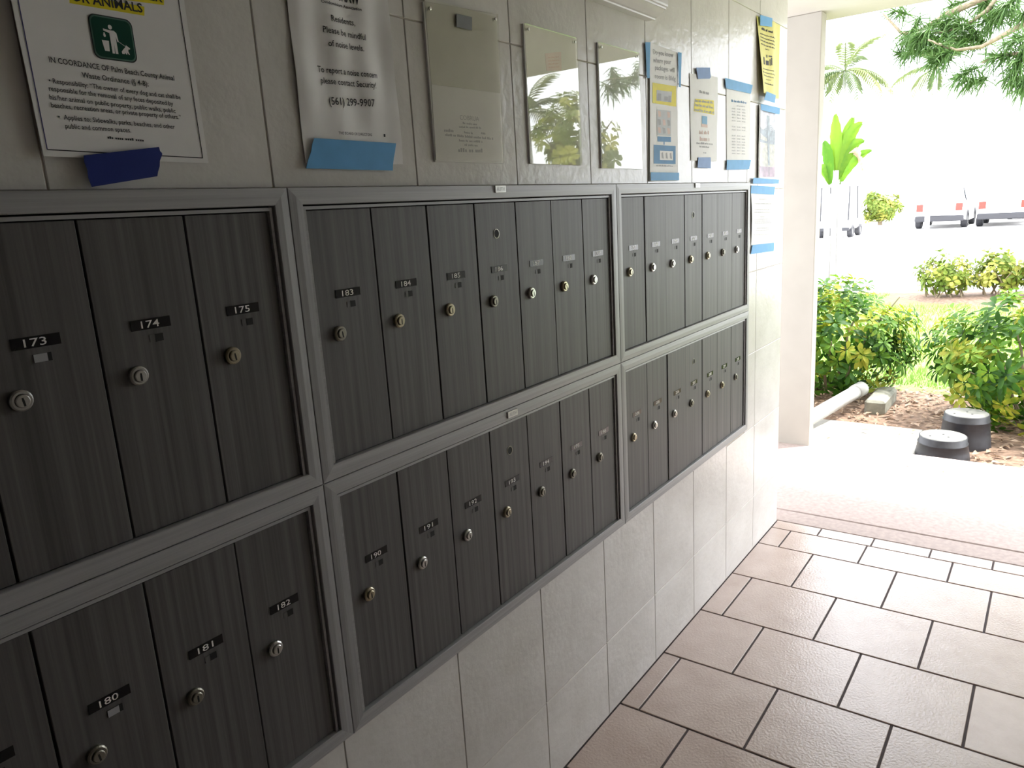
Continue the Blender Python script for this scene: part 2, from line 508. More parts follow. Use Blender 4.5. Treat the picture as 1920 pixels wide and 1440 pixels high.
# measured places on the wall: (x, z) in metres
W = {
    'N1': [(-0.3304, 1.7149), (-0.1208, 1.751), (-0.1179, 1.5456), (-0.3295, 1.5499)],
    'N1tape': [(-0.2855, 1.5515), (-0.1895, 1.5643), (-0.1867, 1.5551), (-0.198, 1.5277), (-0.2828, 1.515)],
    'N2tape': [(0.0679, 1.586), (0.2468, 1.5845), (0.2328, 1.5386), (0.0445, 1.5402)],
    'H1': [(0.3503, 1.8297), (0.5686, 1.8424), (0.5591, 1.5563), (0.3493, 1.5558)],
    'H1st': [(0.4362, 1.8232), (0.4822, 1.824), (0.4794, 1.7999), (0.4334, 1.7997)],
    'H2': [(0.6614, 1.8406), (0.8737, 1.8408), (0.8783, 1.5563), (0.6609, 1.5571)],
    'H2red': [(0.7389, 1.7915), (0.8056, 1.8031), (0.8046, 1.7634), (0.7421, 1.7556)],
    'H3': [(0.9756, 1.846), (1.1936, 1.8474), (1.2024, 1.5509), (0.9774, 1.5512)],
    'P6': [(1.2657, 1.8847), (1.4506, 1.8819), (1.4483, 1.5191), (1.251, 1.518)],
    'P7': [(1.5416, 1.8344), (1.7722, 1.8465), (1.7633, 1.5814), (1.5489, 1.5802)],
    'P8': [(1.8497, 1.8346), (2.0905, 1.8393), (2.0923, 1.5918), (1.8576, 1.5873)],
    'P9': [(2.1402, 2.0888), (2.4124, 2.0974), (2.4174, 1.8308), (2.1912, 1.8296)],
    'P10': [(2.1749, 1.7897), (2.3832, 1.7806), (2.392, 1.5296), (2.1745, 1.5293)],
    'P11': [(2.1033, 1.503), (2.3848, 1.4924), (2.3989, 1.2707), (2.1178, 1.2806)],
    'P6ltape': [(1.2363, 1.8808), (1.2674, 1.8849), (1.2587, 1.7919), (1.2422, 1.7903)],
    'P6rtape': [(1.4506, 1.8819), (1.4754, 1.8835), (1.4677, 1.7873), (1.4542, 1.7875)],
    'P6btape': [(1.2554, 1.5427), (1.4488, 1.5424), (1.4484, 1.5206), (1.2545, 1.5199)],
    'P7ttape': [(1.5831, 1.8544), (1.694, 1.8666), (1.7011, 1.8393), (1.6918, 1.8333), (1.5968, 1.8232)],
    'P7btape': [(1.5962, 1.5902), (1.6993, 1.5924), (1.7015, 1.5581), (1.5904, 1.559)],
    'P8ttape': [(1.8276, 1.8494), (2.1028, 1.8522), (2.0838, 1.821), (1.8382, 1.8175)],
    'P8btape': [(1.8495, 1.5872), (2.0971, 1.5919), (2.075, 1.5585), (1.846, 1.5549)],
    'P9ttape': [(2.1604, 2.0945), (2.2996, 2.105), (2.297, 2.0746), (2.1621, 2.0589)],
    'P9btape': [(2.2059, 1.8369), (2.3158, 1.8329), (2.3039, 1.8038), (2.1778, 1.8061)],
    'P10ttape': [(2.1835, 1.7933), (2.4159, 1.7963), (2.4146, 1.7705), (2.1912, 1.7721)],
    'P10btape': [(2.1148, 1.5286), (2.4316, 1.522), (2.4202, 1.5058), (2.1091, 1.5073)],
    'P11ttape': [(2.1027, 1.5009), (2.3869, 1.4944), (2.3736, 1.4636), (2.0972, 1.4724)],
    'P11btape': [(2.1245, 1.281), (2.3887, 1.2725), (2.3845, 1.2393), (2.1056, 1.2482)],
    'P7yel': [(1.5762, 1.7639), (1.7319, 1.771), (1.7381, 1.7268), (1.5692, 1.7273)],
    'P7img': [(1.6316, 1.7175), (1.6753, 1.7177), (1.6753, 1.6839), (1.6315, 1.6842)],
    'N1icon': [(-0.249, 1.7121), (-0.2016, 1.7129), (-0.2005, 1.6656), (-0.2457, 1.6682)],
    't_animals': [(-0.2729, 1.7254), (-0.1793, 1.7266)],
    't_er': [(-0.1683, 1.7434), (-0.1502, 1.7435)],
    'y_animals': [(-0.2669, 1.7327), (-0.1762, 1.7341), (-0.1781, 1.7233), (-0.2688, 1.7221)],
    'y_er': [(-0.2535, 1.7408), (-0.1475, 1.7496), (-0.149, 1.7405), (-0.2361, 1.7358)],
    'n1_0': [(-0.3038, 1.6538), (-0.1502, 1.6493)],
    'n1_1': [(-0.2694, 1.641), (-0.187, 1.6387)],
    'n1_2': [(-0.3085, 1.6312), (-0.1453, 1.6264)],
    'n1_3': [(-0.3101, 1.6225), (-0.1574, 1.6176)],
    'n1_4': [(-0.311, 1.613), (-0.1555, 1.6086)],
    'n1_5': [(-0.3109, 1.6043), (-0.1492, 1.6012)],
    'n1_6': [(-0.3054, 1.5919), (-0.16, 1.5885)],
    'n1_7': [(-0.2994, 1.582), (-0.2203, 1.5811)],
    'n1_8': [(-0.2515, 1.5724), (-0.2033, 1.5707)],
    'n2_0': [(0.1506, 1.7986), (0.1934, 1.7984)],
    'n2_1': [(0.1131, 1.7883), (0.1968, 1.7893)],
    'n2_2': [(0.129, 1.7638), (0.1815, 1.765)],
    'n2_3': [(0.1111, 1.7456), (0.2009, 1.7455)],
    'n2_4': [(0.1185, 1.7262), (0.1937, 1.7276)],
    'n2_5': [(0.0936, 1.686), (0.2188, 1.6885)],
    'n2_6': [(0.0972, 1.6696), (0.2128, 1.6719)],
    'n2_7': [(0.1079, 1.6385), (0.2059, 1.6423)],
    'n2_8': [(0.1198, 1.5941), (0.1948, 1.5947)],
    'h1_0': [(0.428, 1.6348), (0.4876, 1.6355)],
    'h1_1': [(0.4361, 1.6271), (0.4808, 1.6268)],
    'h1_2': [(0.4241, 1.6197), (0.4931, 1.6211)],
    'h1_3': [(0.3797, 1.6102), (0.4076, 1.6108)],
    'h1_4': [(0.4386, 1.6102), (0.466, 1.6094)],
    'h1_5': [(0.4921, 1.6112), (0.5064, 1.6104)],
    'h1_6': [(0.382, 1.603), (0.5312, 1.6015)],
    'h1_7': [(0.4211, 1.5944), (0.495, 1.5944)],
    'h1_8': [(0.437, 1.5868), (0.4786, 1.5867)],
    'h1_9': [(0.4165, 1.5745), (0.4954, 1.5759)],
    'h1in': [(0.3544, 1.6917), (0.5642, 1.6938), (0.5575, 1.5594), (0.3511, 1.5587)],
    'p6yo': [(1.2775, 1.7826), (1.4406, 1.7878), (1.4393, 1.731), (1.2754, 1.7291)],
    'p6yi': [(1.3042, 1.7654), (1.41, 1.7703), (1.4055, 1.7404), (1.3031, 1.7369)],
    'p6grid': [(1.3051, 1.7142), (1.4026, 1.7165), (1.4007, 1.6462), (1.3026, 1.6449)],
    'p6b1': [(1.3067, 1.6416), (1.4006, 1.6438), (1.4003, 1.6299), (1.3062, 1.6276)],
    'p6arrow': [(1.3477, 1.6285), (1.355, 1.6288), (1.3547, 1.6205), (1.3475, 1.6202)],
    'p6b2': [(1.2794, 1.6179), (1.4328, 1.6195), (1.4316, 1.5678), (1.2774, 1.5666)],
    'p6b2i': [(1.321, 1.6031), (1.4132, 1.6042), (1.4126, 1.5782), (1.3201, 1.5774)],
    'p6l0': [(1.285, 1.8569), (1.4236, 1.8652)],
    'p6l1': [(1.2842, 1.8361), (1.4082, 1.8445)],
    'p6l2': [(1.2972, 1.8181), (1.4301, 1.8251)],
    'p6l3': [(1.2963, 1.7956), (1.4371, 1.8022)],
    'p6l4': [(1.2947, 1.5598), (1.4121, 1.5598)],
    'p7t': [(1.6114, 1.7842), (1.6883, 1.7844)],
    'p7y0': [(1.5774, 1.7553), (1.7261, 1.7601)],
    'p7y1': [(1.5773, 1.7428), (1.7306, 1.7448)],
    'p7y2': [(1.5738, 1.7289), (1.7358, 1.7293)],
    'p7r0': [(1.6105, 1.6614), (1.6919, 1.6637)],
    'p7r1': [(1.6138, 1.641), (1.6955, 1.6428)],
    'p7d0': [(1.5863, 1.631), (1.7236, 1.6326)],
    'p7d1': [(1.6102, 1.6215), (1.6919, 1.6215)],
    'p7d2': [(1.6416, 1.6037), (1.6651, 1.6035)],
    'p8t': [(1.895, 1.7796), (2.0445, 1.7839)],
    'p8t2': [(1.9451, 1.7681), (2.0315, 1.7714)],
    'p8a': [(1.8995, 1.7565), (2.0363, 1.7603)],
    'p8b': [(1.9042, 1.7291), (2.0327, 1.7369)],
    'p8z': [(1.9025, 1.6082), (2.0368, 1.61)],
    'p9t': [(2.1913, 2.0508), (2.3071, 2.0534)],
    'p9a': [(2.1715, 2.033), (2.3439, 2.0389)],
    'p9b': [(2.172, 2.0218), (2.3402, 2.0253)],
    'p9c': [(2.1725, 2.0106), (2.3391, 2.0134)],
    'p9d': [(2.1772, 1.9987), (2.3372, 2.0013)],
    'p9e': [(2.2324, 1.9881), (2.2712, 1.9891)],
    'p9f': [(2.1853, 1.9148), (2.3286, 1.9196)],
    'p9g': [(2.1775, 1.9025), (2.3521, 1.9087)],
    'p9h': [(2.1948, 1.8928), (2.3256, 1.8954)],
    'p9i': [(2.225, 1.8816), (2.286, 1.8835)],
    'p9j': [(2.2003, 1.8662), (2.3137, 1.8676)],
    'p9pic': [(2.1994, 1.9699), (2.3027, 1.9774), (2.3052, 1.9357), (2.2013, 1.9306)],
    'p10a': [(2.1859, 1.6833), (2.3866, 1.6876)],
    'p10b': [(2.1871, 1.5699), (2.3897, 1.5701)],
    'p11t': [(2.2024, 1.4474), (2.2969, 1.4454)],
    'p11a': [(2.1387, 1.4327), (2.353, 1.4271)],
    'p11b': [(2.1464, 1.4106), (2.3469, 1.4042)],
    'p11c': [(2.14, 1.4007), (2.34, 1.3938)],
    'p11d': [(2.2168, 1.3815), (2.2742, 1.3792)],
    'p11e': [(2.1411, 1.3743), (2.3567, 1.3676)],
    'p11f': [(2.1414, 1.3677), (2.3572, 1.3592)],
    'p11g': [(2.1485, 1.3599), (2.3576, 1.3521)],
    'p11h': [(2.1768, 1.3394), (2.336, 1.3336)],
    'p11i': [(2.1634, 1.3312), (2.3289, 1.326)],
    'p11j': [(2.1394, 1.317), (2.3604, 1.3065)],
}

# ------------------------------------------------------------------ setting
XW0, XW1 = -3.2, 2.522            # mailbox wall
CEIL = 2.39
MX0, MX1, MZ0, MZ1 = -1.034, 2.069, 0.566, 1.5115    # outline of the mailboxes on the wall
YR = -1.32                         # opposite wall

m = MB()
ox0, ox1, oz0, oz1 = MX0 + 0.012, MX1 - 0.012, MZ0 + 0.012, MZ1 - 0.012
m.box((XW0, 0.0022, 0), (ox0, 0.16, CEIL))
m.box((ox1, 0.0022, 0), (XW1 - 0.002, 0.16, CEIL))
m.box((ox0, 0.0022, 0), (ox1, 0.16, oz0))
m.box((ox0, 0.0022, oz1), (ox1, 0.16, CEIL))
m.box((ox0, 0.13, oz0), (ox1, 0.16, oz1))
wall_left = struct(m.build('wall_left', 'wall_grout'))

_tm = {}
def tile_mesh(kind, dx, dy, dz, ch, mat):
    k = (kind, round(dx, 4), round(dy, 4), round(dz, 4))
    if k not in _tm:
        _tm[k] = MB().chbox((-dx / 2, -dy / 2, -dz / 2), (dx / 2, dy / 2, dz / 2), ch).mesh(kind, mat)
    return _tm[k]

cols = [-0.0138 + 0.3146 * k for k in range(-10, 9)]
cols[0] = XW0
cols[-1] = XW1
rows_z = [0.001, 0.237, 0.548, 0.858, 1.179, 1.487, 1.796, 2.102, CEIL]
J = 0.0011
def wall_piece(x0, x1, z0, z1):
    if x1 - x0 < 0.014 or z1 - z0 < 0.014:
        return
    link('wall_tile', tile_mesh('wall_tile', x1 - x0 - 2 * J, 0.008, z1 - z0 - 2 * J, 0.0011, 'wall_tile'), wall_left,
         ((x0 + x1) / 2, 0.0040, (z0 + z1) / 2))
for i in range(len(cols) - 1):
    for j in range(len(rows_z) - 1):
        x0, x1, z0, z1 = cols[i], cols[i + 1], rows_z[j], rows_z[j + 1]
        if x1 <= MX0 or x0 >= MX1 or z1 <= MZ0 or z0 >= MZ1:
            if x0 >= MX0 - 0.2 and x1 <= MX1 + 0.02 and abs(z1 - 0.548) < 1e-6:
                z1 = MZ0 + 0.004                       # the row under the mailboxes runs up to their frame
            wall_piece(x0, x1, z0, z1)
            continue
        if x0 < MX0:
            wall_piece(x0, MX0, z0, z1)
        if x1 > MX1:
            wall_piece(MX1, x1, z0, z1)
        a, b = max(x0, MX0), min(x1, MX1)
        if z1 > MZ1:
            wall_piece(a, b, MZ1, z1)
        if z0 < MZ0 and abs(z0 - 0.548) > 1e-6:
            wall_piece(a, b, z0, MZ0)

# floor: dark grout bed with square tiles laid in a running bond
m = MB()
m.box((XW0 - 0.2, YR - 0.2, -0.12), (2.5335, 0.16, -0.0035))
floor = struct(m.build('floor', 'floor_grout'))
rx = [2.5325, 2.4455, 2.2598, 1.9433, 1.618, 1.3033, 0.9955]
while rx[-1] > XW0:
    rx.append(rx[-1] - 0.3115)
offs = [None, -0.086, -0.229, -0.080, -0.231, -0.061, -0.2177]
G = 0.0034
rnd = random.Random(3)
for r in range(len(rx) - 1):
    x1, x0 = rx[r], max(rx[r + 1], XW0)
    if r == 0:
        ys = [0.0012, -0.196] + [-0.196 - 0.216 * k for k in range(1, 12)]
    else:
        o = offs[r] if r < len(offs) else (-0.061 if r % 2 else -0.2177)
        ys = [0.0012] + [o - 0.3135 * k for k in range(0, 9)]
    for a, b in zip(ys[:-1], ys[1:]):
        b = max(b, YR)
        if a - b < 0.02 or x1 - x0 < 0.02:
            continue
        link('floor_tile', tile_mesh('floor_tile', x1 - x0 - 2 * G, a - b - 2 * G, 0.009, 0.0012, 'floor_tile'), floor,
             ((x0 + x1) / 2, (a + b) / 2, -0.0045 + rnd.uniform(-0.0003, 0.0002)))

struct(MB().box((XW0, YR - 0.2, 0), (2.53, YR, CEIL)).build('wall_right', 'far_wall_paint'))
struct(MB().box((XW0 - 0.2, YR, 0), (XW0, 0.16, CEIL)).build('wall_back', 'far_wall_paint'))
struct(MB().box((XW0 - 0.2, -5.0, CEIL), (3.95, 2.0, CEIL + 0.25)).build('ceiling', 'ceiling_paint'))
# short wall standing past the end of the mailbox wall; its end faces the walkway
struct(MB().chbox((3.68, 0.165, -0.08), (3.775, 2.0, CEIL), 0.004).build('wall_garden', 'wall_paint'))
# walkway in front of the tiles: two poured bands with a joint
wk = struct(MB().box((2.535, -6, -0.14), (3.77, 2.0, -0.02)).build('walkway', 'soil'))
for x0, x1 in ((2.537, 2.6665), (2.6735, 3.775)):
    MB().chbox((x0, -6, -0.10), (x1, 2.0, -0.001), 0.004).build('concrete_slab', 'concrete', wk)
struct(MB().box((3.78, -14, -0.5), (5.6, 12, -0.085)).build('garden_bed', 'soil'))
struct(MB().box((5.6, -14, -0.5), (12.0, 12, -0.095)).build('lawn', 'turf'))
struct(MB().box((12.0, -60, -0.6), (120, 80, -0.11)).build('driveway', 'asphalt'))
struct(MB().box((-20, -60, -0.6), (12.0, -14, -0.11)).build('driveway', 'asphalt'))
struct(MB().box((-20, 12, -0.6), (12.0, 80, -0.11)).build('driveway', 'asphalt'))
struct(MB().box((-20, -14, -0.6), (3.78, -6, -0.10)).build('lawn', 'turf'))
# old paving slab reaching from the short wall towards the valve boxes
m = MB()
m.chbox((3.79, -0.36, -0.09), (4.17, 0.9, -0.055), 0.006)
m.chbox((4.175, -0.33, -0.09), (4.52, 0.7, -0.068), 0.006)
struct(m.build('path_slab', 'pale_concrete'))

# ------------------------------------------------------------------ mailboxes
PROF = [(0.0, 0.004), (0.0, -0.0118), (0.0009, -0.0127), (0.0130, -0.0136), (0.0246, -0.0132), (0.0256, -0.0120), (0.0256, 0.002)]
LIP = 0.0068
def ring_side(mb, side, x0, x1, z0, z1, prof):
    vs_ = []
    for w_, y in prof:
        if side == 'top':
            vs_ += [(x0 + w_, y, z1 - w_), (x1 - w_, y, z1 - w_)]
        elif side == 'bottom':
            vs_ += [(x0 + w_, y, z0 + w_), (x1 - w_, y, z0 + w_)]
        elif side == 'left':
            vs_ += [(x0 + w_, y, z0 + w_), (x0 + w_, y, z1 - w_)]
        else:
            vs_ += [(x1 - w_, y, z0 + w_), (x1 - w_, y, z1 - w_)]
    n = len(prof)
    fs = [(2 * i, 2 * i + 1, 2 * i + 3, 2 * i + 2) for i in range(n - 1)]
    fs += [tuple(2 * i for i in range(n)), tuple(2 * i + 1 for i in range(n))]
    mb.add(vs_, fs)

LOCKS = ['lock_nickel', 'lock_brass', 'lock_tarnished']
def lock_mesh(kind, turned):
    mb = MB()
    mb.lathe([(0.0126, -0.004), (0.0126, 0.0045), (0.0108, 0.0062), (0.0084, 0.0062), (0.0082, 0.0050)], (0, 0, 0), 20, 'y', 0, False)
    mb.lathe([(0.0078, 0.0030), (0.0078, 0.0086), (0.0068, 0.0095)], (0, 0, 0), 18, 'y', 0)
    a = math.radians(turned)
    c, s = math.cos(a), math.sin(a)
    sl = [(-0.0011, -0.0062), (0.0011, -0.0062), (0.0013, 0.0), (0.0009, 0.0040), (-0.0009, 0.0040), (-0.0013, 0.0)]
    pts = [(x * c - z * s, -0.00975, x * s + z * c) for x, z in sl]
    back = [(x, -0.0090, z) for x, _, z in pts]
    k = len(pts)
    mb.add(pts + back, [tuple(range(k))] + [(i, (i + 1) % k, k + (i + 1) % k, k + i) for i in range(k)], 1)
    return mb.mesh('lock', [kind, 'keyway'], smooth=False)
lock_meshes = {(k, t): lock_mesh(k, t) for k in LOCKS for t in (0, 8, 180)}
hole_mesh = MB().lathe([(0.0100, -0.002), (0.0100, 0.0008), (0.0085, 0.0010), (0.0082, 0.0002), (0.0080, -0.006)], (0, 0, 0), 20, 'y', 1, False) \
    .lathe([(0.0082, 0.0004), (0.001, 0.0004)], (0, 0, 0), 20, 'y', 0).mesh('lock_hole', ['cavity', 'lock_tarnished'])
slot_mesh = MB().box((-0.0010, -0.0006, -0.0050), (0.0098, 0.002, 0.0050)).box((-0.0085, -0.0004, -0.0046), (-0.0010, 0.002, 0.0046), 1) \
    .mesh('view_slot', ['cavity', 'door_laminate'])
slot_grey = MB().box((-0.0098, -0.0006, -0.0050), (0.0098, 0.002, 0.0050)).box((-0.0098, -0.0010, -0.0048), (0.0050, -0.0005, 0.0048), 1) \
    .mesh('view_slot', ['cavity', 'ink_grey'])  # slot with a grey piece covering its left part

def bank(label, X0, X1, Z0, Z1, edges, first, shown, seed):
    rnd = random.Random(seed)
    t = thing('mailbox_bank', label, 'mailbox', ((X0 + X1) / 2, 0, Z0), 'banks of mailboxes set into the tiled wall')
    for side in ('top', 'bottom', 'left', 'right'):
        mb = MB()
        ring_side(mb, side, X0, X1, Z0, Z1, PROF)
        mb.build('frame_rail', 'trim_across' if side in ('top', 'bottom') else 'trim_upright', t)
    mb = MB()
    fw = 0.0262
    for side in ('top', 'left', 'right'):               # the opening has no lip along its foot
        ring_side(mb, side, X0 + fw, X1 - fw, Z0 - 0.004 if side != 'top' else Z0, Z1 - fw, [(0.0018, 0.004), (0.0020, -0.0084), (LIP, -0.0088), (LIP, 0.004)])
    mb.build('inner_lip', 'trim_across', t)
    MB().box((X0 + 0.014, 0.012, Z0 + 0.014), (X1 - 0.014, 0.10, Z1 - 0.014)).build('compartment_box', 'cavity', t)
    zt, zb = Z1 - fw - LIP - 0.0014, Z0 + fw + 0.0010
    for i in range(7):
        a, b = edges[i] + 0.0015, edges[i + 1] - 0.0015
        y = -0.0045 + rnd.choice((0, 0, 0.0006, -0.0008, -0.0018)) if 0 < i < 6 else -0.0045
        d = MB().chbox((a, y, zb), (b, 0.008, zt), 0.0008).build('door', 'door_laminate', t)
        num = first + i
        lx = edges[i] + 0.0700
        zl = Z0 + 0.3025                                # centre of the number plate
        mb = MB()
        mb.box((lx - 0.0268, y - 0.0009, zl - 0.0068), (lx + 0.0268, y + 0.001, zl + 0.0068))
        if num in shown:
            s = str(num)
            wd = 0.0245
            write(mb, s, (lx - 0.0135, zl - 0.0047), (lx - 0.0135 + wd, zl - 0.0047), 0.0094, lambda x, z: y - 0.00125, 1, 0.005)
        mb.build('number_plate', ['number_plate', 'digit_white'], d)
        link('view_slot', slot_grey if num in (173, 180) else slot_mesh, d, (lx + 0.004, y - 0.0002, zl - 0.0195))
        k = rnd.choice(LOCKS + ['lock_nickel', 'lock_brass'])
        if num in (182, 187, 189, 192):
            k = 'lock_nickel'
        if num in (183, 194):
            k = 'lock_tarnished'
        link('lock', lock_meshes[(k, rnd.choice((0, 0, 8)))], d, (edges[i] + 0.0415, y, zl - 0.0645 + rnd.uniform(-0.001, 0.001)))
        if i == 3:
            link('lock_hole', hole_mesh, d, (edges[i] + 0.068, y, zt - 0.0628))
    return t

ZM = 1.0385
E1 = [-0.0294 - 0.1388 * (7 - i) for i in range(7)] + [-0.0335]
E2 = [0.0335 + 0.1398 * i for i in range(7)] + [1.0018]
E3 = [1.0700 + 0.1390 * i for i in range(7)] + [2.0360]
seen = set(range(173, 176)) | set(range(180, 211))
bk = {}
bk['ul'] = bank('nearest upper bank of grey mailboxes, the one with box 173', -1.034, -0.0005, ZM + 0.0007, 1.5115, E1, 169, seen, 1)
bk['ll'] = bank('nearest lower bank of grey mailboxes, below the one with box 173', -1.034, -0.0005, 0.566, ZM - 0.0007, E1, 176, seen, 2)
bk['um'] = bank('middle upper bank of grey mailboxes, starting with box 183', 0.0005, 1.0348, ZM + 0.0007, 1.5115, E2, 183, seen, 3)
bk['lm'] = bank('middle lower bank of grey mailboxes, starting with box 190', 0.0005, 1.0348, 0.566, ZM - 0.0007, E2, 190, seen, 4)
bk['ur'] = bank('farthest upper bank of grey mailboxes, beside the open end of the wall', 1.0358, 2.069, ZM + 0.0007, 1.5115, E3, 197, seen, 5)
bk['lr'] = bank('farthest lower bank of grey mailboxes, beside the open end of the wall', 1.0358, 2.069, 0.566, ZM - 0.0007, E3, 204, seen, 6)
# small metal maker's tags on the frames
for key, x, z in (('um', 0.531, 1.5038), ('lm', 0.526, 1.0258), ('ur', 1.567, 1.5038)):
    mb = MB()
    mb.chbox((x - 0.018, -0.0165, z - 0.0072), (x + 0.018, -0.011, z + 0.0072), 0.0006)
    write(mb, 'AUTH', (x - 0.014, z - 0.004), (x + 0.013, z - 0.004), 0.008, lambda a, b: -0.0168, 1, 0.01)
    mb.build('maker_tag', ['tag_metal', 'ink_grey'], bk[key])

# ------------------------------------------------------------------ notices on the wall
def sheet(parent, q, yfun, mat, nx=16, nz=16, name='sheet', th=0.0003):
    mb = MB()
    for layer, dy in ((0, 0), (1, th)):
        vs_ = []
        for j in range(nz + 1):
            for i in range(nx + 1):
                x, z = quad_pt(q, i / nx, j / nz)
                vs_.append((x, yfun(x, z) + dy, z))
        fs = []
        for j in range(nz):
            for i in range(nx):
                a = j * (nx + 1) + i
                f = (a, a + nx + 1, a + nx + 2, a + 1)
                fs.append(f if layer == 0 else tuple(reversed(f)))
        mb.add(vs_, fs)
    return mb.build(name, mat, parent, True)

def tape(parent, pts, y, mat='tape_blue', th=0.0004, yfun=None):
    """strip of painter's tape with torn ends"""
    n = len(pts)
    ring = []
    for i in range(n):                                  # ragged short sides
        a, b = pts[i], pts[(i + 1) % n]
        ring.append(a)
        L = math.hypot(b[0] - a[0], b[1] - a[1])
        if L < 0.08:
            for k in (0.3, 0.55, 0.8):
                p = lerp2(a, b, k)
                ring.append((p[0] + random.uniform(-0.0015, 0.0015), p[1]))
    k = len(ring)
    yf = yfun or (lambda x, z: y)
    mb = MB()
    mb.add([(x, yf(x, z), z) for x, z in ring] + [(x, yf(x, z) + th, z) for x, z in ring],
           [tuple(range(k)), tuple(reversed(range(k, 2 * k)))] + [(i, (i + 1) % k, k + (i + 1) % k, k + i) for i in range(k)])
    return mb.build('tape_strip', mat, parent)

def base_of(q):
    return (sum(p[0] for p in q) / len(q), 0, min(p[1] for p in q))

def fr(q, s, t):
    return quad_pt(q, s, t)

def strip(mb, a, b, w_, yfun, mi=0):
    L = math.hypot(b[0] - a[0], b[1] - a[1])
    nx, nz = -(b[1] - a[1]) / L * w_ / 2, (b[0] - a[0]) / L * w_ / 2
    n = max(1, int(L / 0.02))
    for i in range(n):
        p, q = lerp2(a, b, i / n), lerp2(a, b, (i + 1) / n)
        poly(mb, [(p[0] + nx, p[1] + nz), (q[0] + nx, q[1] + nz), (q[0] - nx, q[1] - nz), (p[0] - nx, p[1] - nz)], yfun, mi)

# --- pet waste notice
q = [(-0.334, 1.829), (-0.1195, 1.829), (-0.1179, 1.5456), (-0.3295, 1.5499)]
y1 = lambda x, z: -0.0025 - 0.005 * max(0.0, (-0.12 - x) / 0.21) ** 2
t = thing('paper_notice', 'white pet waste notice with a green pictogram, held by dark blue tape', 'notice', base_of(q), 'notices on the tiled wall')
sheet(t, q, y1, 'paper_white')
yp = lambda x, z: y1(x, z) - 0.0004
mb = MB()
strip(mb, (-0.3255, 1.82), (-0.3243, 1.5572), 0.0012, yp, 1)
strip(mb, (-0.3243, 1.5572), (-0.1257, 1.5525), 0.0012, yp)
strip(mb, (-0.1257, 1.5525), (-0.128, 1.82), 0.0012, yp)
mb.build('printed_border', ['ink_black', 'ink_navy'], t)
mb = MB()
patch(mb, W['y_animals'], yp)
patch(mb, W['y_er'], yp)
mb.build('highlighted_band', 'highlighter', t)
yp2 = lambda x, z: y1(x, z) - 0.0006
mb = MB()
write(mb, 'FOR ANIMALS', *W['t_animals'], 0.0105, yp2, 0, 0.02)
write(mb, 'ER', *W['t_er'], 0.0105, yp2, 0, 0.02)
lines = ['IN COORDANCE OF Palm Beach County Animal', 'Waste Ordinance (\u00a7 4-8):',
         '\u2022 Responsibility: \u201cThe owner of every dog and cat shall be', 'responsible for the removal of any feces deposited by',
         'his/her animal on public property, public walks, public', 'beaches, recreation areas, or private property of others.\u201d',
         '\u2022  Applies to: Sidewalks, parks, beaches, and other', 'public and common spaces.']
for i, s in enumerate(lines):
    write(mb, s, *W['n1_%d' % i], 0.0062 if i < 2 else 0.0054, yp2, 0, 0.012)
word_run(mb, *W['n1_8'], 0.0030, yp2, 0, 4)
stuff(mb.build('printed_text', 'ink_black', t))
# pictogram: person dropping litter into a bin, dog on a lead
def rounded(cx, cz, hw, hh, r, n=6):
    pts = []
    for (sx, sz, a0) in ((1, 1, 0), (-1, 1, 90), (-1, -1, 180), (1, -1, 270)):
        for k in range(n + 1):
            a = math.radians(a0 + 90 * k / n)
            pts.append((cx + sx * (hw - r) + r * math.cos(a), cz + sz * (hh - r) + r * math.sin(a)))
    return pts
ic = (-0.2235, 1.690)
mb = MB()
poly(mb, rounded(ic[0], ic[1], 0.0268, 0.0252, 0.008), yp2, 0)
poly(mb, rounded(ic[0], ic[1], 0.0256, 0.0240, 0.0074), lambda x, z: yp2(x, z) - 0.0002, 1)
poly(mb, rounded(ic[0], ic[1], 0.0240, 0.0224, 0.0066), lambda x, z: yp2(x, z) - 0.0004, 2)
yp3 = lambda x, z: yp2(x, z) - 0.0007
S = 0.0480
def ip(pts):
    poly(mb, [(ic[0] + (u - 0.5) * S, ic[1] + (0.5 - v) * S) for u, v in pts], yp3, 3)
ip([(0.455 + 0.052 * math.cos(a), 0.235 + 0.056 * math.sin(a)) for a in [2 * math.pi * k / 12 for k in range(12)]])
ip([(0.27, 0.29), (0.40, 0.31), (0.54, 0.31), (0.60, 0.36), (0.625, 0.56), (0.59, 0.57), (0.565, 0.44), (0.565, 0.86), (0.50, 0.86), (0.49, 0.62), (0.48, 0.86), (0.415, 0.86), (0.415, 0.38), (0.27, 0.34)])
ip([(0.27, 0.38), (0.29, 0.38), (0.315, 0.45), (0.30, 0.49), (0.265, 0.49), (0.25, 0.45)])
ip([(0.19, 0.57), (0.37, 0.57), (0.35, 0.82), (0.23, 0.82)])
ip([(0.62, 0.56), (0.63, 0.555), (0.80, 0.655), (0.795, 0.665)])
ip([(0.78, 0.66), (0.80, 0.61), (0.82, 0.63), (0.90, 0.68), (0.895, 0.705), (0.85, 0.71), (0.84, 0.76), (0.87, 0.84), (0.84, 0.84), (0.81, 0.79), (0.80, 0.84), (0.77, 0.84), (0.75, 0.80), (0.73, 0.84), (0.67, 0.84), (0.66, 0.79), (0.71, 0.73)])
mb.build('pictogram', ['ink_black', 'ink_greenrim', 'ink_green', 'paper_white'], t)
tape(t, W['N1tape'], -0.0092, 'tape_dark')

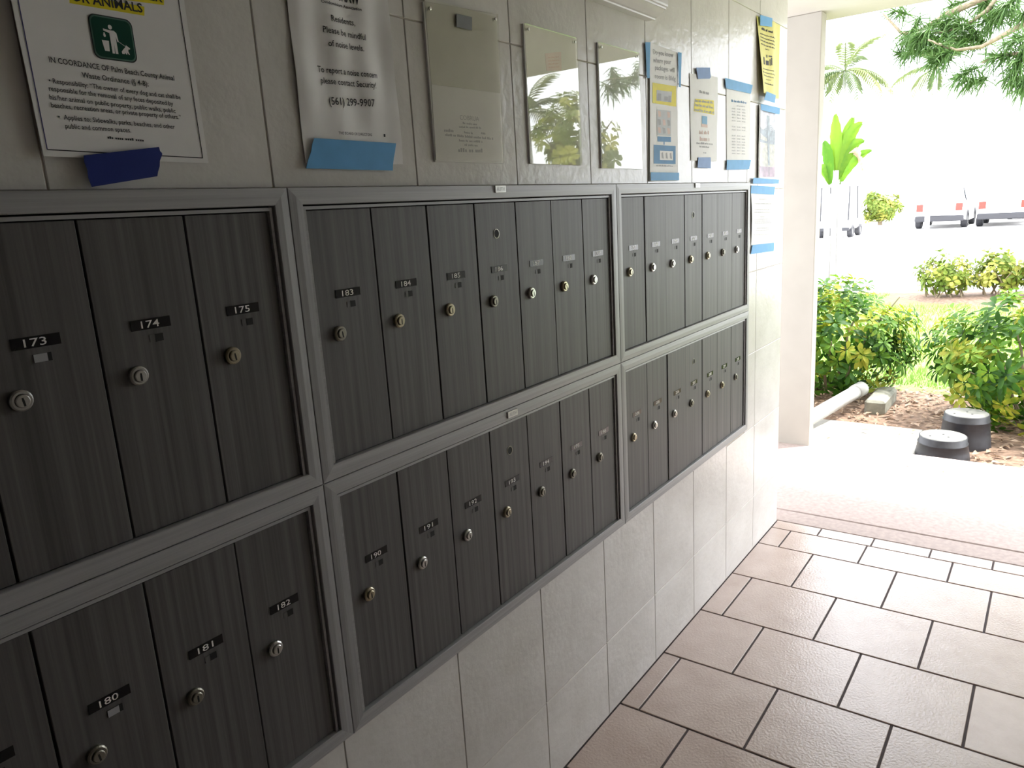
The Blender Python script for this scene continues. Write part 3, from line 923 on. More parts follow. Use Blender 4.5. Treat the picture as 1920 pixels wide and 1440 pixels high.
# --- noise notice, a rippled sheet
q = [(0.0500, 1.870), (0.2590, 1.870), (0.2640, 1.5500), (0.0480, 1.5480)]
y2 = lambda x, z: -0.0038 - 0.0013 * math.sin((x - 0.05) * 95) * min(1, max(0.15, (z - 1.55) / 0.12)) - 0.0012 * math.sin((x + z) * 41)
t = thing('paper_notice', 'rippled white noise notice with a phone number above one wide blue tape', 'notice', base_of(q), 'notices on the tiled wall')
sheet(t, q, y2, 'paper_white', 40, 20)
yp = lambda x, z: y2(x, z) - 0.0005
mb = MB()
texts = [('SHAW', 0.0150, 0.03), ('Condominium Association', 0.0042, 0.02), ('Residents,', 0.0092, 0.008), ('Please be mindful', 0.0092, 0.008), ('of noise levels.', 0.0092, 0.008),
         ('To report a noise concern', 0.0092, 0.008), ('please contact Security!', 0.0092, 0.008), ('(561) 299-9907', 0.0116, 0.008), ('THE BOARD OF DIRECTORS', 0.0042, 0.0)]
for i, (s, h, b) in enumerate(texts):
    write(mb, s, *W['n2_%d' % i], h, yp, 0, b)
poly(mb, [(0.2225, 1.5945), (0.2265, 1.5945), (0.2265, 1.5995), (0.2225, 1.5995)], yp)
stuff(mb.build('printed_text', 'ink_black', t))
tape(t, W['N2tape'], -0.0072, 'tape_blue')

# --- clear sign holders
def holder(label, q, papers):
    t = thing('sign_holder', label, 'sign holder', base_of(q), 'clear acrylic sign holders')
    def solid(name, qq, y0, y1_, mat):
        mb = MB()
        mb.add([(x, y0, z) for x, z in qq] + [(x, y1_, z) for x, z in qq],
               [(0, 1, 2, 3), (7, 6, 5, 4), (0, 4, 5, 1), (1, 5, 6, 2), (2, 6, 7, 3), (3, 7, 4, 0)])
        return mb.build(name, mat, t)
    solid('back_plate', q, -0.0040, 0.0, 'case_white')
    for nm, qq, mat in papers:
        solid(nm, qq, -0.0046 if nm == 'insert_sheet' else -0.0050, -0.0041, mat)
    solid('clear_front', q, -0.0085, -0.0062, 'clear_acrylic')
    for cx in (q[0], q[1]):
        ex = 0.011 if cx is q[0] else -0.011
        MB().lathe([(0.0032, 0.0), (0.0032, 0.0016), (0.002, 0.0022)], (cx[0] + ex, -0.0085, cx[1] - 0.010), 12, 'y').build('mounting_screw', 'lock_nickel', t)
    return t
h1 = holder('clear sign holder with a grey patch and a half sheet of small print', W['H1'],
            [('insert_sheet', [(0.3545, 1.838), (0.5665, 1.838), (0.5655, 1.694), (0.355, 1.692)], 'paper_cream'), ('lower_sheet', W['h1in'], 'paper_white')])
mb = MB()
yh = lambda x, z: -0.0053
write(mb, 'COBRUA', *W['h1_0'], 0.0085, yh, 0, 0.0)
for i in range(1, 10):
    word_run(mb, *W['h1_%d' % i], (0.0040, 0.0036, 0.0056, 0.0040, 0.0050, 0.0045, 0.0042, 0.0042, 0.0075)[i - 1], yh, 0, 20 + i)
stuff(mb.build('printed_text', 'ink_grey', h1))
MB().add([(x, -0.0090, z) for x, z in W['H1st']] + [(x, -0.0086, z) for x, z in W['H1st']], [(0, 1, 2, 3), (0, 4, 5, 1), (1, 5, 6, 2), (2, 6, 7, 3), (3, 7, 4, 0)]).build('grey_patch', 'tape_grey', h1)
h2 = holder('clear sign holder with a red stamped square showing through its sheen', W['H2'],
            [('insert_sheet', [(x + (0.004 if x < 0.7 else -0.004), z) for x, z in W['H2']], 'paper_cream'), ('stamp', W['H2red'], 'ink_rose')])
mb = MB()
for i in range(4):
    a, b = quad_pt(W['H2red'], 0.15, 0.3 + 0.18 * i), quad_pt(W['H2red'], 0.85, 0.3 + 0.18 * i)
    word_run(mb, a, b, 0.0035, yh, 0, 40 + i)
stuff(mb.build('stamp_text', 'ink_red', h2))
h3 = holder('clear sign holder with a blank sheet, next to the handwritten notice', W['H3'],
            [('insert_sheet', [(x + (0.004 if x < 1.1 else -0.004), z) for x, z in W['H3']], 'paper_white')])

# --- taped papers further along
def notice(label, q, yfun, mat='paper_white', tapes=(), group='notices on the tiled wall', nx=14, nz=20):
    t = thing('paper_notice', label, 'notice', base_of(q), group)
    sheet(t, q, yfun, mat, nx, nz)
    for pts, tm, y in tapes:
        tape(t, pts, y, tm)
    return t

q = W['P6']
y6 = lambda x, z: -0.0015 - 0.002 * math.exp(-((x - 1.26) / 0.03) ** 2) - 0.0006 * (1 + math.sin((x - 1.25) * 30))
t = notice('long handwritten notice with a yellow box and blue picture panels', q, y6,
           tapes=[(W['P6ltape'], 'tape_blue', -0.0052), (W['P6rtape'], 'tape_blue', -0.0052), (W['P6btape'], 'tape_blue', -0.0056)])
yp = lambda x, z: y6(x, z) - 0.0006
yq = lambda x, z: y6(x, z) - 0.0009
mb = MB()
for k, s in (('p6l0', 'Do you know'), ('p6l1', 'where your'), ('p6l2', 'packages will'), ('p6l3', 'room is Bldg')):
    write(mb, s, *W[k], 0.013, yp, 0, 0.006)
word_run(mb, *W['p6l4'], 0.004, yp, 0, 9)
stuff(mb.build('handwriting', 'ink_grey', t))
mb = MB()
patch(mb, W['p6yo'], yp)
patch(mb, W['p6yi'], yq, 1)
yr = lambda x, z: y6(x, z) - 0.0012
for s0, s1, t0, t1 in ((0.05, 0.3, 0.3, 0.95), (0.5, 0.75, 0.5, 0.9), (0.78, 0.95, 0.4, 1.0)):
    patch(mb, [quad_pt(W['p6yi'], s0, t0), quad_pt(W['p6yi'], s1, t0), quad_pt(W['p6yi'], s1, t1), quad_pt(W['p6yi'], s0, t1)], yr, 2)
mb.build('yellow_box', ['highlighter', 'ink_pale', 'ink_grey'], t)
mb = MB()
patch(mb, W['p6grid'], yp, 0)
for r in range(3):
    for c in range(3):
        if r == 0 and c == 1:
            continue
        s0, t0 = 0.05 + 0.33 * c, 0.04 + 0.32 * r
        patch(mb, [quad_pt(W['p6grid'], s0, t0), quad_pt(W['p6grid'], s0 + 0.20, t0 + 0.02), quad_pt(W['p6grid'], s0 + 0.24, t0 + 0.22), quad_pt(W['p6grid'], s0 + 0.06, t0 + 0.25)], yq, 1 if (r + c) % 2 else 2)
mb.build('picture_grid', ['ink_pale', 'ink_grey', 'ink_rose'], t)
mb = MB()
patch(mb, W['p6b1'], yp, 0)
poly(mb, W['p6arrow'], yp, 0)
patch(mb, W['p6b2'], yp, 0)
patch(mb, W['p6b2i'], yq, 1)
for k in range(3):
    s0 = 0.10 + 0.32 * k
    patch(mb, [quad_pt(W['p6b2i'], s0, 0.25), quad_pt(W['p6b2i'], s0 + 0.12, 0.15), quad_pt(W['p6b2i'], s0 + 0.18, 0.85), quad_pt(W['p6b2i'], s0 + 0.03, 0.8)], yr, 2)
mb.build('blue_panels', ['ink_blue', 'paper_white', 'ink_grey'], t)

q = W['P7']
y7 = lambda x, z: -0.0015 - 0.002 * math.sin(min(1, max(0, (x - 1.545) / 0.22)) * math.pi) - 0.0004 * (1 + math.sin(z * 40))
t = notice('white notice with three yellow highlighted lines, slate blue tape above and below', q, y7,
           tapes=[(W['P7ttape'], 'tape_slate', -0.0060), (W['P7btape'], 'tape_slate', -0.0060)])
yp = lambda x, z: y7(x, z) - 0.0006
yq = lambda x, z: y7(x, z) - 0.0009
mb = MB()
patch(mb, W['P7yel'], yp, 0)
mb.build('highlighted_band', 'highlighter', t)
mb = MB()
word_run(mb, *W['p7t'], 0.008, yp, 0, 51)
for i in range(3):
    word_run(mb, *W['p7y%d' % i], 0.0075, yq, 0, 60 + i)
word_run(mb, *W['p7d0'], 0.0055, yp, 0, 70)
word_run(mb, *W['p7d1'], 0.005, yp, 0, 71)
word_run(mb, *W['p7d2'], 0.004, yp, 0, 72)
stuff(mb.build('printed_text', 'ink_grey', t))
mb = MB()
i7 = W['P7img']
patch(mb, [quad_pt(i7, 0, 0), quad_pt(i7, 1, 0), quad_pt(i7, 1, 0.72), quad_pt(i7, 0, 0.72)], yp, 0)
patch(mb, [quad_pt(i7, -0.1, 0.72), quad_pt(i7, 1.05, 0.72), quad_pt(i7, 1.05, 1), quad_pt(i7, -0.1, 1)], yp, 1)
word_run(mb, *W['p7r0'], 0.011, yp, 1, 73)
word_run(mb, *W['p7r1'], 0.013, yp, 1, 74)
mb.build('coloured_print', ['ink_lightblue', 'ink_rose'], t)

q = W['P8']
y8 = lambda x, z: -0.0015 - 0.0015 * math.sin(min(1, max(0, (x - 1.855) / 0.24)) * math.pi)
t = notice('white list sheet in columns under a slanting strip of light blue tape', q, y8,
           tapes=[(W['P8ttape'], 'tape_blue', -0.0052), (W['P8btape'], 'tape_blue', -0.0052)])
yp = lambda x, z: y8(x, z) - 0.0006
mb = MB()
word_run(mb, *W['p8t'], 0.0075, yp, 1, 80)
word_run(mb, *W['p8t2'], 0.0045, yp, 0, 81)
a0, a1, b0, b1 = W['p8a'][0], W['p8a'][1], W['p8z'][0], W['p8z'][1]
for k in range(16):
    f = k / 15
    a, b = lerp2(a0, b0, f), lerp2(a1, b1, f)
    if k in (5, 8):
        continue
    for c0, c1 in ((0.0, 0.26), (0.36, 0.62), (0.72, 1.0)):
        word_run(mb, lerp2(a, b, c0), lerp2(a, b, c1), 0.0046, yp, 0, 90 + k)
stuff(mb.build('printed_text', ['ink_pale', 'ink_blue'], t))

q = [(2.1430, 2.0900), (2.4190, 2.1010), (2.4215, 1.8310), (2.1760, 1.8300)]
def y9(x, z):
    f = max(0, min(1, (x - 2.143) / 0.28))
    g = max(0, min(1, (2.09 - z) / 0.26))
    return -0.002 - 0.026 * (1 - f) ** 2 * g - 0.008 * max(0, 0.25 - abs(f - 0.6)) * 4
t = notice('yellow notice with a small drawing, curling away from the wall at its near edge', q, y9, 'paper_yellow',
           tapes=[(W['P9ttape'], 'tape_blue', -0.0100), (W['P9btape'], 'tape_blue', -0.0230)])
yp = lambda x, z: y9(x, z) - 0.0008
mb = MB()
for k, h in (('p9t', 0.0085), ('p9a', 0.005), ('p9b', 0.005), ('p9c', 0.005), ('p9d', 0.005), ('p9e', 0.004), ('p9f', 0.004), ('p9g', 0.004), ('p9h', 0.004), ('p9i', 0.003), ('p9j', 0.0045)):
    word_run(mb, *W[k], h, yp, 0, len(k) + ord(k[-1]))
pic = W['p9pic']
for s0, s1, t0, t1 in ((0.0, 0.14, 0.3, 0.95), (0.30, 0.62, 0.55, 0.95), (0.40, 0.5, 0.05, 0.3), (0.72, 0.8, 0.4, 0.95), (0.86, 0.96, 0.25, 0.9), (0.62, 0.95, 0.1, 0.2)):
    patch(mb, [quad_pt(pic, s0, t0), quad_pt(pic, s1, t0), quad_pt(pic, s1, t1), quad_pt(pic, s0, t1)], yp)
stuff(mb.build('printed_text', 'ink_black', t))

q = W['P10']
y10 = lambda x, z: -0.0018 - 0.005 * math.exp(-((x - 2.18) / 0.04) ** 2) - 0.0005 * (1 + math.sin(z * 30))
t = notice('landscape photo poster with a violet foreground, below the yellow notice', q, y10,
           tapes=[(W['P10ttape'], 'tape_blue', -0.0085), (W['P10btape'], 'tape_blue', -0.0085)])
yp = lambda x, z: y10(x, z) - 0.0006
mb = MB()
def band(t0, t1, mi, s0=0.04, s1=0.97, wob=0.0, n=8):
    for i in range(n):
        a, b = s0 + (s1 - s0) * i / n, s0 + (s1 - s0) * (i + 1) / n
        wa, wb = wob * math.sin(a * 7), wob * math.sin(b * 7)
        patch(mb, [fr(q, a, t0 + wa), fr(q, b, t0 + wb), fr(q, b, t1), fr(q, a, t1)], yp, mi)
band(0.03, 0.30, 0)
band(0.27, 0.50, 1, wob=0.05)
band(0.50, 0.84, 2)
band(0.84, 0.99, 3)
yq = lambda x, z: y10(x, z) - 0.0009
patch(mb, [fr(q, 0.47, 0.10), fr(q, 0.62, 0.10), fr(q, 0.68, 0.82), fr(q, 0.58, 0.82)], yq, 1)
patch(mb, [fr(q, 0.06, 0.38), fr(q, 0.5, 0.43), fr(q, 0.5, 0.47), fr(q, 0.06, 0.46)], yq, 2)
mb.build('printed_photo', ['picture_sky', 'picture_hills', 'picture_field', 'picture_violet'], t)

q = W['P11']
y11 = lambda x, z: -0.0018 - 0.004 * math.exp(-((x - 2.11) / 0.04) ** 2) * math.sin(min(1, max(0, (1.50 - z) / 0.22)) * math.pi)
t = notice('white typed notice beside the farthest mailboxes, blue tape at top and bottom', q, y11,
           tapes=[(W['P11ttape'], 'tape_blue', -0.0052), (W['P11btape'], 'tape_blue', -0.0052)])
yp = lambda x, z: y11(x, z) - 0.0006
mb = MB()
for k in 'tabcdefghij':
    word_run(mb, *W['p11' + k], 0.0042, yp, 0, ord(k))
stuff(mb.build('printed_text', 'ink_pale', t))

# --- white moulded shelf above the sign holders
t = thing('moulded_shelf', 'white moulded ledge fixed high on the wall above the sign holders', 'shelf', (0.55, 0, 1.937))
prof = [(0.0, 1.9368), (-0.0190, 1.9368), (-0.0215, 1.9350), (-0.0245, 1.9352), (-0.0255, 1.9385), (-0.0300, 1.9400), (-0.0420, 1.9475), (-0.0535, 1.9560), (-0.0560, 1.9560), (-0.0570, 1.9600), (-0.0610, 1.9612), (-0.0620, 1.966), (-0.0620, 1.985), (0.0, 1.985)]
mb = MB()
n = len(prof)
mb.add([(-0.15, y, z) for y, z in prof] + [(1.2586, y, z) for y, z in prof],
       [(i, (i + 1) % n, n + (i + 1) % n, n + i) for i in range(n)] + [tuple(range(n)), tuple(reversed(range(n, 2 * n)))])
mb.build('moulding', 'case_white', t)
MB().chbox((-0.16, -0.075, 1.9845), (1.275, 0.0, 2.004), 0.003).build('top_board', 'case_white', t)

# ------------------------------------------------------------------ garden, close by
def valve_box(label, c, z0, z1, r):
    t = thing('valve_box', label, 'valve box', (c[0], c[1], z0), 'round irrigation valve boxes')
    h = z1 - z0
    MB().lathe([(r * 1.16, 0.0), (r * 1.10, h * 0.35), (r * 1.03, h - 0.046), (r * 1.05, h - 0.044), (r * 1.05, h - 0.039), (r * 1.0, h - 0.037), (r * 1.0, h - 0.004), (r * 0.97, h - 0.002), (r * 0.95, h - 0.006)],
               (c[0], c[1], z0), 40, 'z', 0, False).build('body', 'valve_black', t, True)
    lid = MB().lathe([(r * 0.955, h - 0.012), (r * 0.955, h - 0.001), (r * 0.93, h), (r * 0.6, h + 0.001), (0.004, h + 0.0015)], (c[0], c[1], z0), 40).build('lid', 'valve_lid', t, True)
    for dx, dy in ((-0.05, 0.06), (0.01, 0.0), (-0.03, -0.03)):
        MB().lathe([(0.006, 0.0), (0.006, 0.0012)], (c[0] + dx, c[1] + dy, z1 + 0.001), 10).build('lid_hole', 'cavity', lid)
    return t
valve_box('low black valve box with a bright lid at the edge of the walkway', (4.035, -0.490), -0.084, 0.052, 0.124)
valve_box('tall black valve box with a dull lid under the spreading bush', (4.345, -0.575), -0.084, 0.118, 0.120)

t = thing('downspout_pipe', 'white drain pipe lying in dead leaves beside the short wall', 'pipe', (4.4, 0.28, -0.08))
m = MB()
P0, P1 = Vector((3.90, 0.400, -0.030)), Vector((4.93, 0.165, 0.045))
m.tube([P0.lerp(P1, k / 6) for k in range(7)], 0.047, 20)
m.build('pipe_run', 'pipe_white', t, True)
dr = (P1 - P0).normalized()
m = MB()
m.tube([P1 - dr * 0.02, P1 + dr * 0.085, P1 + dr * 0.09], [0.053, 0.053, 0.050], 20)
m.build('pipe_collar', 'pipe_white', t, True)
MB().tube([P1 + dr * 0.088, P1 + dr * 0.094], 0.041, 20).build('pipe_mouth', 'cavity', t)

t = MB()
t.chbox((4.83, -0.045, -0.10), (5.30, 0.09, 0.015), 0.018)
tag(t.build('edging_block', 'stone', None, False, (5.06, 0.02, -0.1)), 'mossy concrete edging block half hidden under the bush', 'block')

# leaf whorls: palmate leaves of seven leaflets
def leaflet(mb, base, d, up, L, w_, droop, mi=0):
    side = d.cross(up).normalized()
    pts = []
    for f, ww in ((0.0, 0.10), (0.35, 0.75), (0.68, 1.0), (0.90, 0.6)):
        c = base + d * (L * f) - up * (droop * f * f)
        pts += [c + side * (w_ / 2 * ww) + up * (0.10 * w_ * ww), c - up * 0.06 * w_, c - side * (w_ / 2 * ww) + up * (0.10 * w_ * ww)]
    tip = base + d * L - up * droop
    pts.append(tip)
    fs = []
    for i in range(3):
        a = i * 3
        fs += [(a, a + 1, a + 4, a + 3), (a + 1, a + 2, a + 5, a + 4)]
    fs += [(9, 10, 12), (10, 11, 12)]
    mb.add(pts, fs, mi)

def whorl(mat, seed, n=7, L=0.085, w_=0.031):
    r = random.Random(seed)
    mb = MB()
    for layer in range(2):
        k = n if layer == 0 else n - 2
        for i in range(k):
            a = 2 * math.pi * (i + r.uniform(-0.2, 0.2)) / k + layer * 0.5
            el = r.uniform(-0.25, 0.25) + 0.55 * layer
            d = Vector((math.cos(a) * math.cos(el), math.sin(a) * math.cos(el), math.sin(el)))
            up = Vector((-math.cos(a) * math.sin(el), -math.sin(a) * math.sin(el), math.cos(el)))
            base = d * 0.015 + Vector((0, 0, 0.015 * layer))
            leaflet(mb, base, d, up, L * r.uniform(0.75, 1.1) * (1 if layer == 0 else 0.7), w_ * r.uniform(0.85, 1.1), L * r.uniform(0.1, 0.45))
    return mb.mesh('leaf_cluster', mat, smooth=True)

def sprinkle(parent, meshes, c, rad, n, seed, size=(0.8, 1.2), shell=0.45, cut=None, bias=0.5):
    r = random.Random(seed)
    k = 0
    while k < n:
        d = Vector((r.gauss(0, 1), r.gauss(0, 1), r.gauss(0, 1))).normalized()
        f = shell + (1 - shell) * r.random() ** 0.6
        p = Vector((c[0] + d.x * rad[0] * f, c[1] + d.y * rad[1] * f, c[2] + d.z * rad[2] * f))
        if cut and not cut(p):
            continue
        nrm = (d + Vector((0, 0, bias)) + Vector((r.uniform(-.4, .4), r.uniform(-.4, .4), r.uniform(-.4, .4)))).normalized()
        rot = nrm.to_track_quat('Z', 'Y').to_matrix() @ Matrix.Rotation(r.uniform(0, 6.28), 3, 'Z')
        link('leaf_cluster', r.choice(meshes), parent, tuple(p), rot.to_euler(), r.uniform(*size))
        k += 1

sch = [whorl('schefflera', 100 + i) for i in range(5)]
def bush(label, c, rad, n, seed, ground=-0.085, stems=9, cut=None):
    t = thing('bush', label, 'bush', (c[0], c[1], ground), 'leafy bushes by the walkway')
    r = random.Random(seed)
    for k in range(stems):
        a = r.uniform(0, 6.28)
        p0 = Vector((c[0] + 0.10 * math.cos(a), c[1] + 0.10 * math.sin(a), ground))
        p2 = Vector((c[0] + rad[0] * 0.8 * math.cos(a), c[1] + rad[1] * 0.8 * math.sin(a), c[2] + rad[2] * r.uniform(-0.3, 0.7)))
        p1 = p0.lerp(p2, 0.5) + Vector((0, 0, 0.10))
        MB().tube([p0, p0.lerp(p1, 0.5) + Vector((r.uniform(-.02, .02), r.uniform(-.02, .02), 0)), p1, p2], [0.014, 0.012, 0.009, 0.005], 6).build('stem', 'twig', t)
    sprinkle(t, sch, c, rad, n, seed + 1, cut=cut)
    return t
bush('variegated bush hanging over the white drain pipe', (5.36, 0.47, 0.33), (0.52, 0.66, 0.47), 290, 31)
bush('variegated bush spreading behind the valve boxes', (4.96, -0.91, 0.34), (0.56, 0.66, 0.47), 295, 41)

# dead leaves on the bed and grass on the lawn
r = random.Random(5)
mb = MB()
def chip(x, y, z, s):
    a, b = r.uniform(0, 6.28), r.uniform(-0.5, 0.5)
    u = Vector((math.cos(a), math.sin(a), b * 0.5)) * s
    v = Vector((-math.sin(a), math.cos(a), r.uniform(-0.5, 0.5))) * s * r.uniform(0.35, 0.6)
    c = Vector((x, y, z))
    mb.add([c - u, c + v * 0.8 + Vector((0, 0, s * 0.2)), c + u, c - v * 0.8 + Vector((0, 0, s * 0.1))], [(0, 1, 2), (0, 2, 3)])
n = 0
while n < 3600:
    x, y = r.uniform(3.80, 5.75), r.uniform(-2.2, 0.8)
    if any((x - bx) ** 2 + (y - by) ** 2 < 0.17 ** 2 for bx, by in ((4.035, -0.49), (4.345, -0.575))) or (4.8 < x < 5.33 and -0.07 < y < 0.12):
        continue
    if x < 4.53 and y > -0.35 and r.random() > 0.012:
        continue
    if 3.8 < x < 4.5 and y > -0.35:
        z = -0.050
    else:
        z = -0.078 + r.uniform(0, 0.02)
    chip(x, y, z, r.uniform(0.012, 0.034))
    n += 1
for k in range(14):
    chip(r.uniform(3.3, 3.75), r.uniform(-1.3, -0.2), 0.004, r.uniform(0.008, 0.014))
tag(stuff(mb.build('leaf_litter', 'dry_leaf', None, False, (4.6, -0.5, -0.08))), 'dead leaves strewn over the garden bed', 'leaves')

mb = MB()
for k in range(29000):
    x = 5.5 + 6.3 * r.random() ** 1.6
    y = r.uniform(-2.2, 3.0)
    if x < 5.78 or (x - 8.6) ** 2 + (y + 2.4) ** 2 < 0.4 ** 2 or x > 10.6 and y < 1.1:
        continue
    h = r.uniform(0.03, 0.075)
    a = r.uniform(0, 6.28)
    dx, dy = 0.005 * math.cos(a), 0.005 * math.sin(a)
    lx, ly = r.uniform(-0.03, 0.03), r.uniform(-0.03, 0.03)
    mb.add([(x - dx, y - dy, -0.096), (x + dx, y + dy, -0.096), (x + lx, y + ly, -0.096 + h)], [(0, 1, 2)])
tag(stuff(mb.build('grass', 'grass_blade', None, False, (8, 0, -0.095))), 'short green grass between the bushes', 'grass')

# planted bed across the lawn
m = MB()
ring = []
for k in range(28):
    a = 2 * math.pi * k / 28
    ring.append((11.4 + (0.75 + 0.1 * math.sin(3 * a)) * math.cos(a), -1.0 + (2.0 + 0.1 * math.cos(5 * a)) * math.sin(a)))
m.add([(x, y, -0.10) for x, y in ring] + [(11.4 + (x - 11.4) * 0.8, -1 + (y + 1) * 0.85, -0.055) for x, y in ring] + [(11.4, -1.0, -0.045)],
      [(i, (i + 1) % 28, 28 + (i + 1) % 28, 28 + i) for i in range(28)] + [(28 + i, 28 + (i + 1) % 28, 56) for i in range(28)])
struct(m.build('mulch_bed', 'soil', None, True, (11.4, -1.0, -0.1)))
far_w = [whorl('far_shrub', 200 + i, 6, 0.10, 0.045) for i in range(3)]
for i, (c, rad, n, lab) in enumerate([((11.30, 0.36, 0.24), (0.36, 0.34, 0.32), 80, 'thin shrub with bare stems at the end of the far bed'),
                                      ((11.55, -0.26, 0.25), (0.36, 0.34, 0.30), 85, 'pale yellow shrub in the middle of the far bed'),
                                      ((11.45, -0.88, 0.26), (0.36, 0.34, 0.32), 80, 'pale yellow shrub by the tree trunk in the far bed')]):
    t = thing('shrub', lab, 'shrub', (c[0], c[1], -0.06), 'shrubs in the far bed')
    rr = random.Random(60 + i)
    for k in range(12):
        a = rr.uniform(0, 6.28)
        p0 = Vector((c[0] + rr.uniform(-.18, .18), c[1] + rr.uniform(-.25, .25), -0.06))
        p2 = p0 + Vector((math.cos(a) * 0.18, math.sin(a) * 0.25, rr.uniform(0.25, 0.5)))
        MB().tube([p0, p0.lerp(p2, 0.5) + Vector((0, 0, 0.05)), p2], [0.012, 0.009, 0.005], 5).build('stem', 'twig', t)
    sprinkle(t, far_w, c, rad, n, 70 + i, (0.8, 1.2), 0.4, lambda p: p.z > 0.06)

# ------------------------------------------------------------------ trees
def tree(label, c, ground, path, r0, crown_c, crown_r, n, meshes, seed, size, grp='garden trees'):
    t = thing('tree', label, 'tree', (c[0], c[1], ground), grp)
    MB().tube(path, [r0 * (1.5 if i == 0 else 1 - 0.12 * i) for i in range(len(path))], 12).build('trunk', 'bark', t, True)
    top = Vector(path[-1])
    rr = random.Random(seed)
    for k in range(7):
        d = Vector((rr.uniform(-1, 1) * crown_r[0], rr.uniform(-1, 1) * crown_r[1], rr.uniform(-0.2, 0.8) * crown_r[2])) * 0.8
        e = Vector(crown_c) + d
        MB().tube([top, top.lerp(e, 0.5) + Vector((0, 0, 0.1)), e], [r0 * 0.45, r0 * 0.3, r0 * 0.12], 6).build('branch', 'bark', t)
    sprinkle(t, meshes, crown_c, crown_r, n, seed, size, 0.35)
    return t
tr_w = [whorl('far_shrub', 300 + i, 8, 0.13, 0.05) for i in range(3)]
tree('tree with a grey flaring trunk behind the far bed', (14.6, -0.70), -0.1, [(14.60, -0.62, -0.12), (14.60, -0.74, 0.35), (14.60, -0.85, 1.2), (14.6, -1.0, 3.2), (14.6, -1.1, 5.3)], 0.17,
     (14.6, -1.2, 7.4), (2.0, 2.0, 1.5), 90, tr_w, 81, (3, 5))
tree('spreading tree with a curved trunk across the drive', (11.2, -6.5), -0.1, [(11.35, -7.0, -0.12), (11.3, -6.85, 0.7), (11.2, -6.5, 1.4), (11.1, -6.2, 1.9)], 0.09,
     (11.2, -6.25, 2.55), (0.9, 0.8, 0.9), 120, tr_w, 82, (1.0, 1.8))

# pine: long drooping needles on branches reaching in from the side
t = thing('pine_tree', 'pine with long drooping needles reaching over the lawn', 'tree', (8.6, -2.4, -0.1))
MB().tube([(8.6, -2.4, -0.12), (8.55, -2.38, 1.2), (8.5, -2.3, 2.6), (8.45, -2.25, 4.5), (8.4, -2.2, 7.0)], [0.26, 0.20, 0.17, 0.13, 0.06], 14).build('trunk', 'bark', t, True)
BR = [[(8.48, -2.27, 3.3), (7.8, -1.2, 3.25), (7.241, -0.366, 3.031), (7.233, -0.267, 2.884), (7.217, -0.104, 2.781), (7.191, 0.109, 2.764)],
      [(8.5, -2.3, 2.7), (7.7, -1.4, 2.85), (7.054, -0.582, 2.715), (7.042, -0.393, 2.63), (7.031, -0.263, 2.573), (7.013, -0.079, 2.575), (6.986, 0.131, 2.688)],
      [(8.5, -2.3, 2.4), (7.4, -1.5, 2.5), (6.659, -0.72, 2.422), (6.653, -0.585, 2.42), (6.643, -0.421, 2.437), (6.634, -0.307, 2.395)],
      [(8.46, -2.25, 3.6), (7.9, -1.2, 3.4), (7.448, -0.473, 2.963), (7.445, -0.417, 2.797)],
      [(7.241, -0.366, 3.031), (7.35, 0.05, 2.93), (7.369, 0.275, 2.823), (7.348, 0.403, 2.843), (7.32, 0.562, 3.035)],
      [(8.5, -2.32, 2.6), (7.9, -2.8, 2.75), (7.3, -3.1, 2.85), (6.9, -3.2, 2.8)]]
for p in BR:
    MB().tube(p, [0.035 - 0.027 * i / (len(p) - 1) for i in range(len(p))], 7).build('branch', 'twig', t, True)
TUFT = [(7.169, 0.257, 2.866), (7.081, 0.169, 2.772), (7.175, 0.219, 2.685), (7.356, 0.358, 2.8), (7.293, 0.098, 2.855), (7.209, -0.033, 2.861), (7.005, -0.014, 2.56), (7.0, 0.022, 2.514),
        (7.219, -0.122, 2.697), (7.228, -0.222, 2.66), (7.137, -0.322, 2.796), (7.243, -0.399, 2.84), (6.731, -0.277, 2.289), (6.725, -0.21, 2.352), (6.65, -0.526, 2.53), (6.553, -0.576, 2.375),
        (6.55, -0.531, 2.305), (7.052, -0.542, 2.762), (7.347, 0.414, 3.02), (7.411, -0.042, 3.021), (7.428, -0.203, 2.979), (6.554, -0.605, 2.217), (7.306, -0.006, 2.795), (7.357, 0.351, 2.662),
        (7.2, 0.18, 2.78), (7.15, 0.08, 2.72), (7.2, -0.15, 2.76), (7.05, 0.09, 2.62), (7.3, -0.28, 2.92), (6.6, -0.62, 2.45), (6.6, -0.45, 2.42), (7.1, -0.45, 2.9)]
rr = random.Random(9)
for p in ((7.4, -3.05, 2.85), (7.2, -3.1, 2.8), (7.0, -3.15, 2.78), (6.9, -3.2, 2.72), (7.3, -3.0, 2.95), (7.1, -3.25, 2.9), (7.6, -2.95, 2.8)):
    TUFT.append(p)
mb = MB()
for c in TUFT:
    c = Vector(c)
    ax = Vector((rr.uniform(-0.4, 0.1), rr.uniform(-0.3, 0.9), rr.uniform(-0.5, 0.4))).normalized()
    for k in range(110):
        d = (ax * rr.uniform(0.1, 1.0) + Vector((rr.gauss(0, 1), rr.gauss(0, 1), rr.gauss(0, 1) - 0.15)).normalized() * 0.95).normalized()
        L = rr.uniform(0.10, 0.21)
        b = c + ax * rr.uniform(-0.08, 0.08)
        s = d.cross(Vector((rr.uniform(-1, 1), rr.uniform(-1, 1), rr.uniform(-1, 1)))).normalized() * 0.0042
        mid = b + d * L * 0.6 - Vector((0, 0, L * 0.08))
        tip = b + d * L - Vector((0, 0, L * 0.35))
        mb.add([b - s, b + s, mid + s, mid - s, tip], [(0, 1, 2, 3), (3, 2, 4)])
stuff(mb.build('needles', 'pine_needle', t))

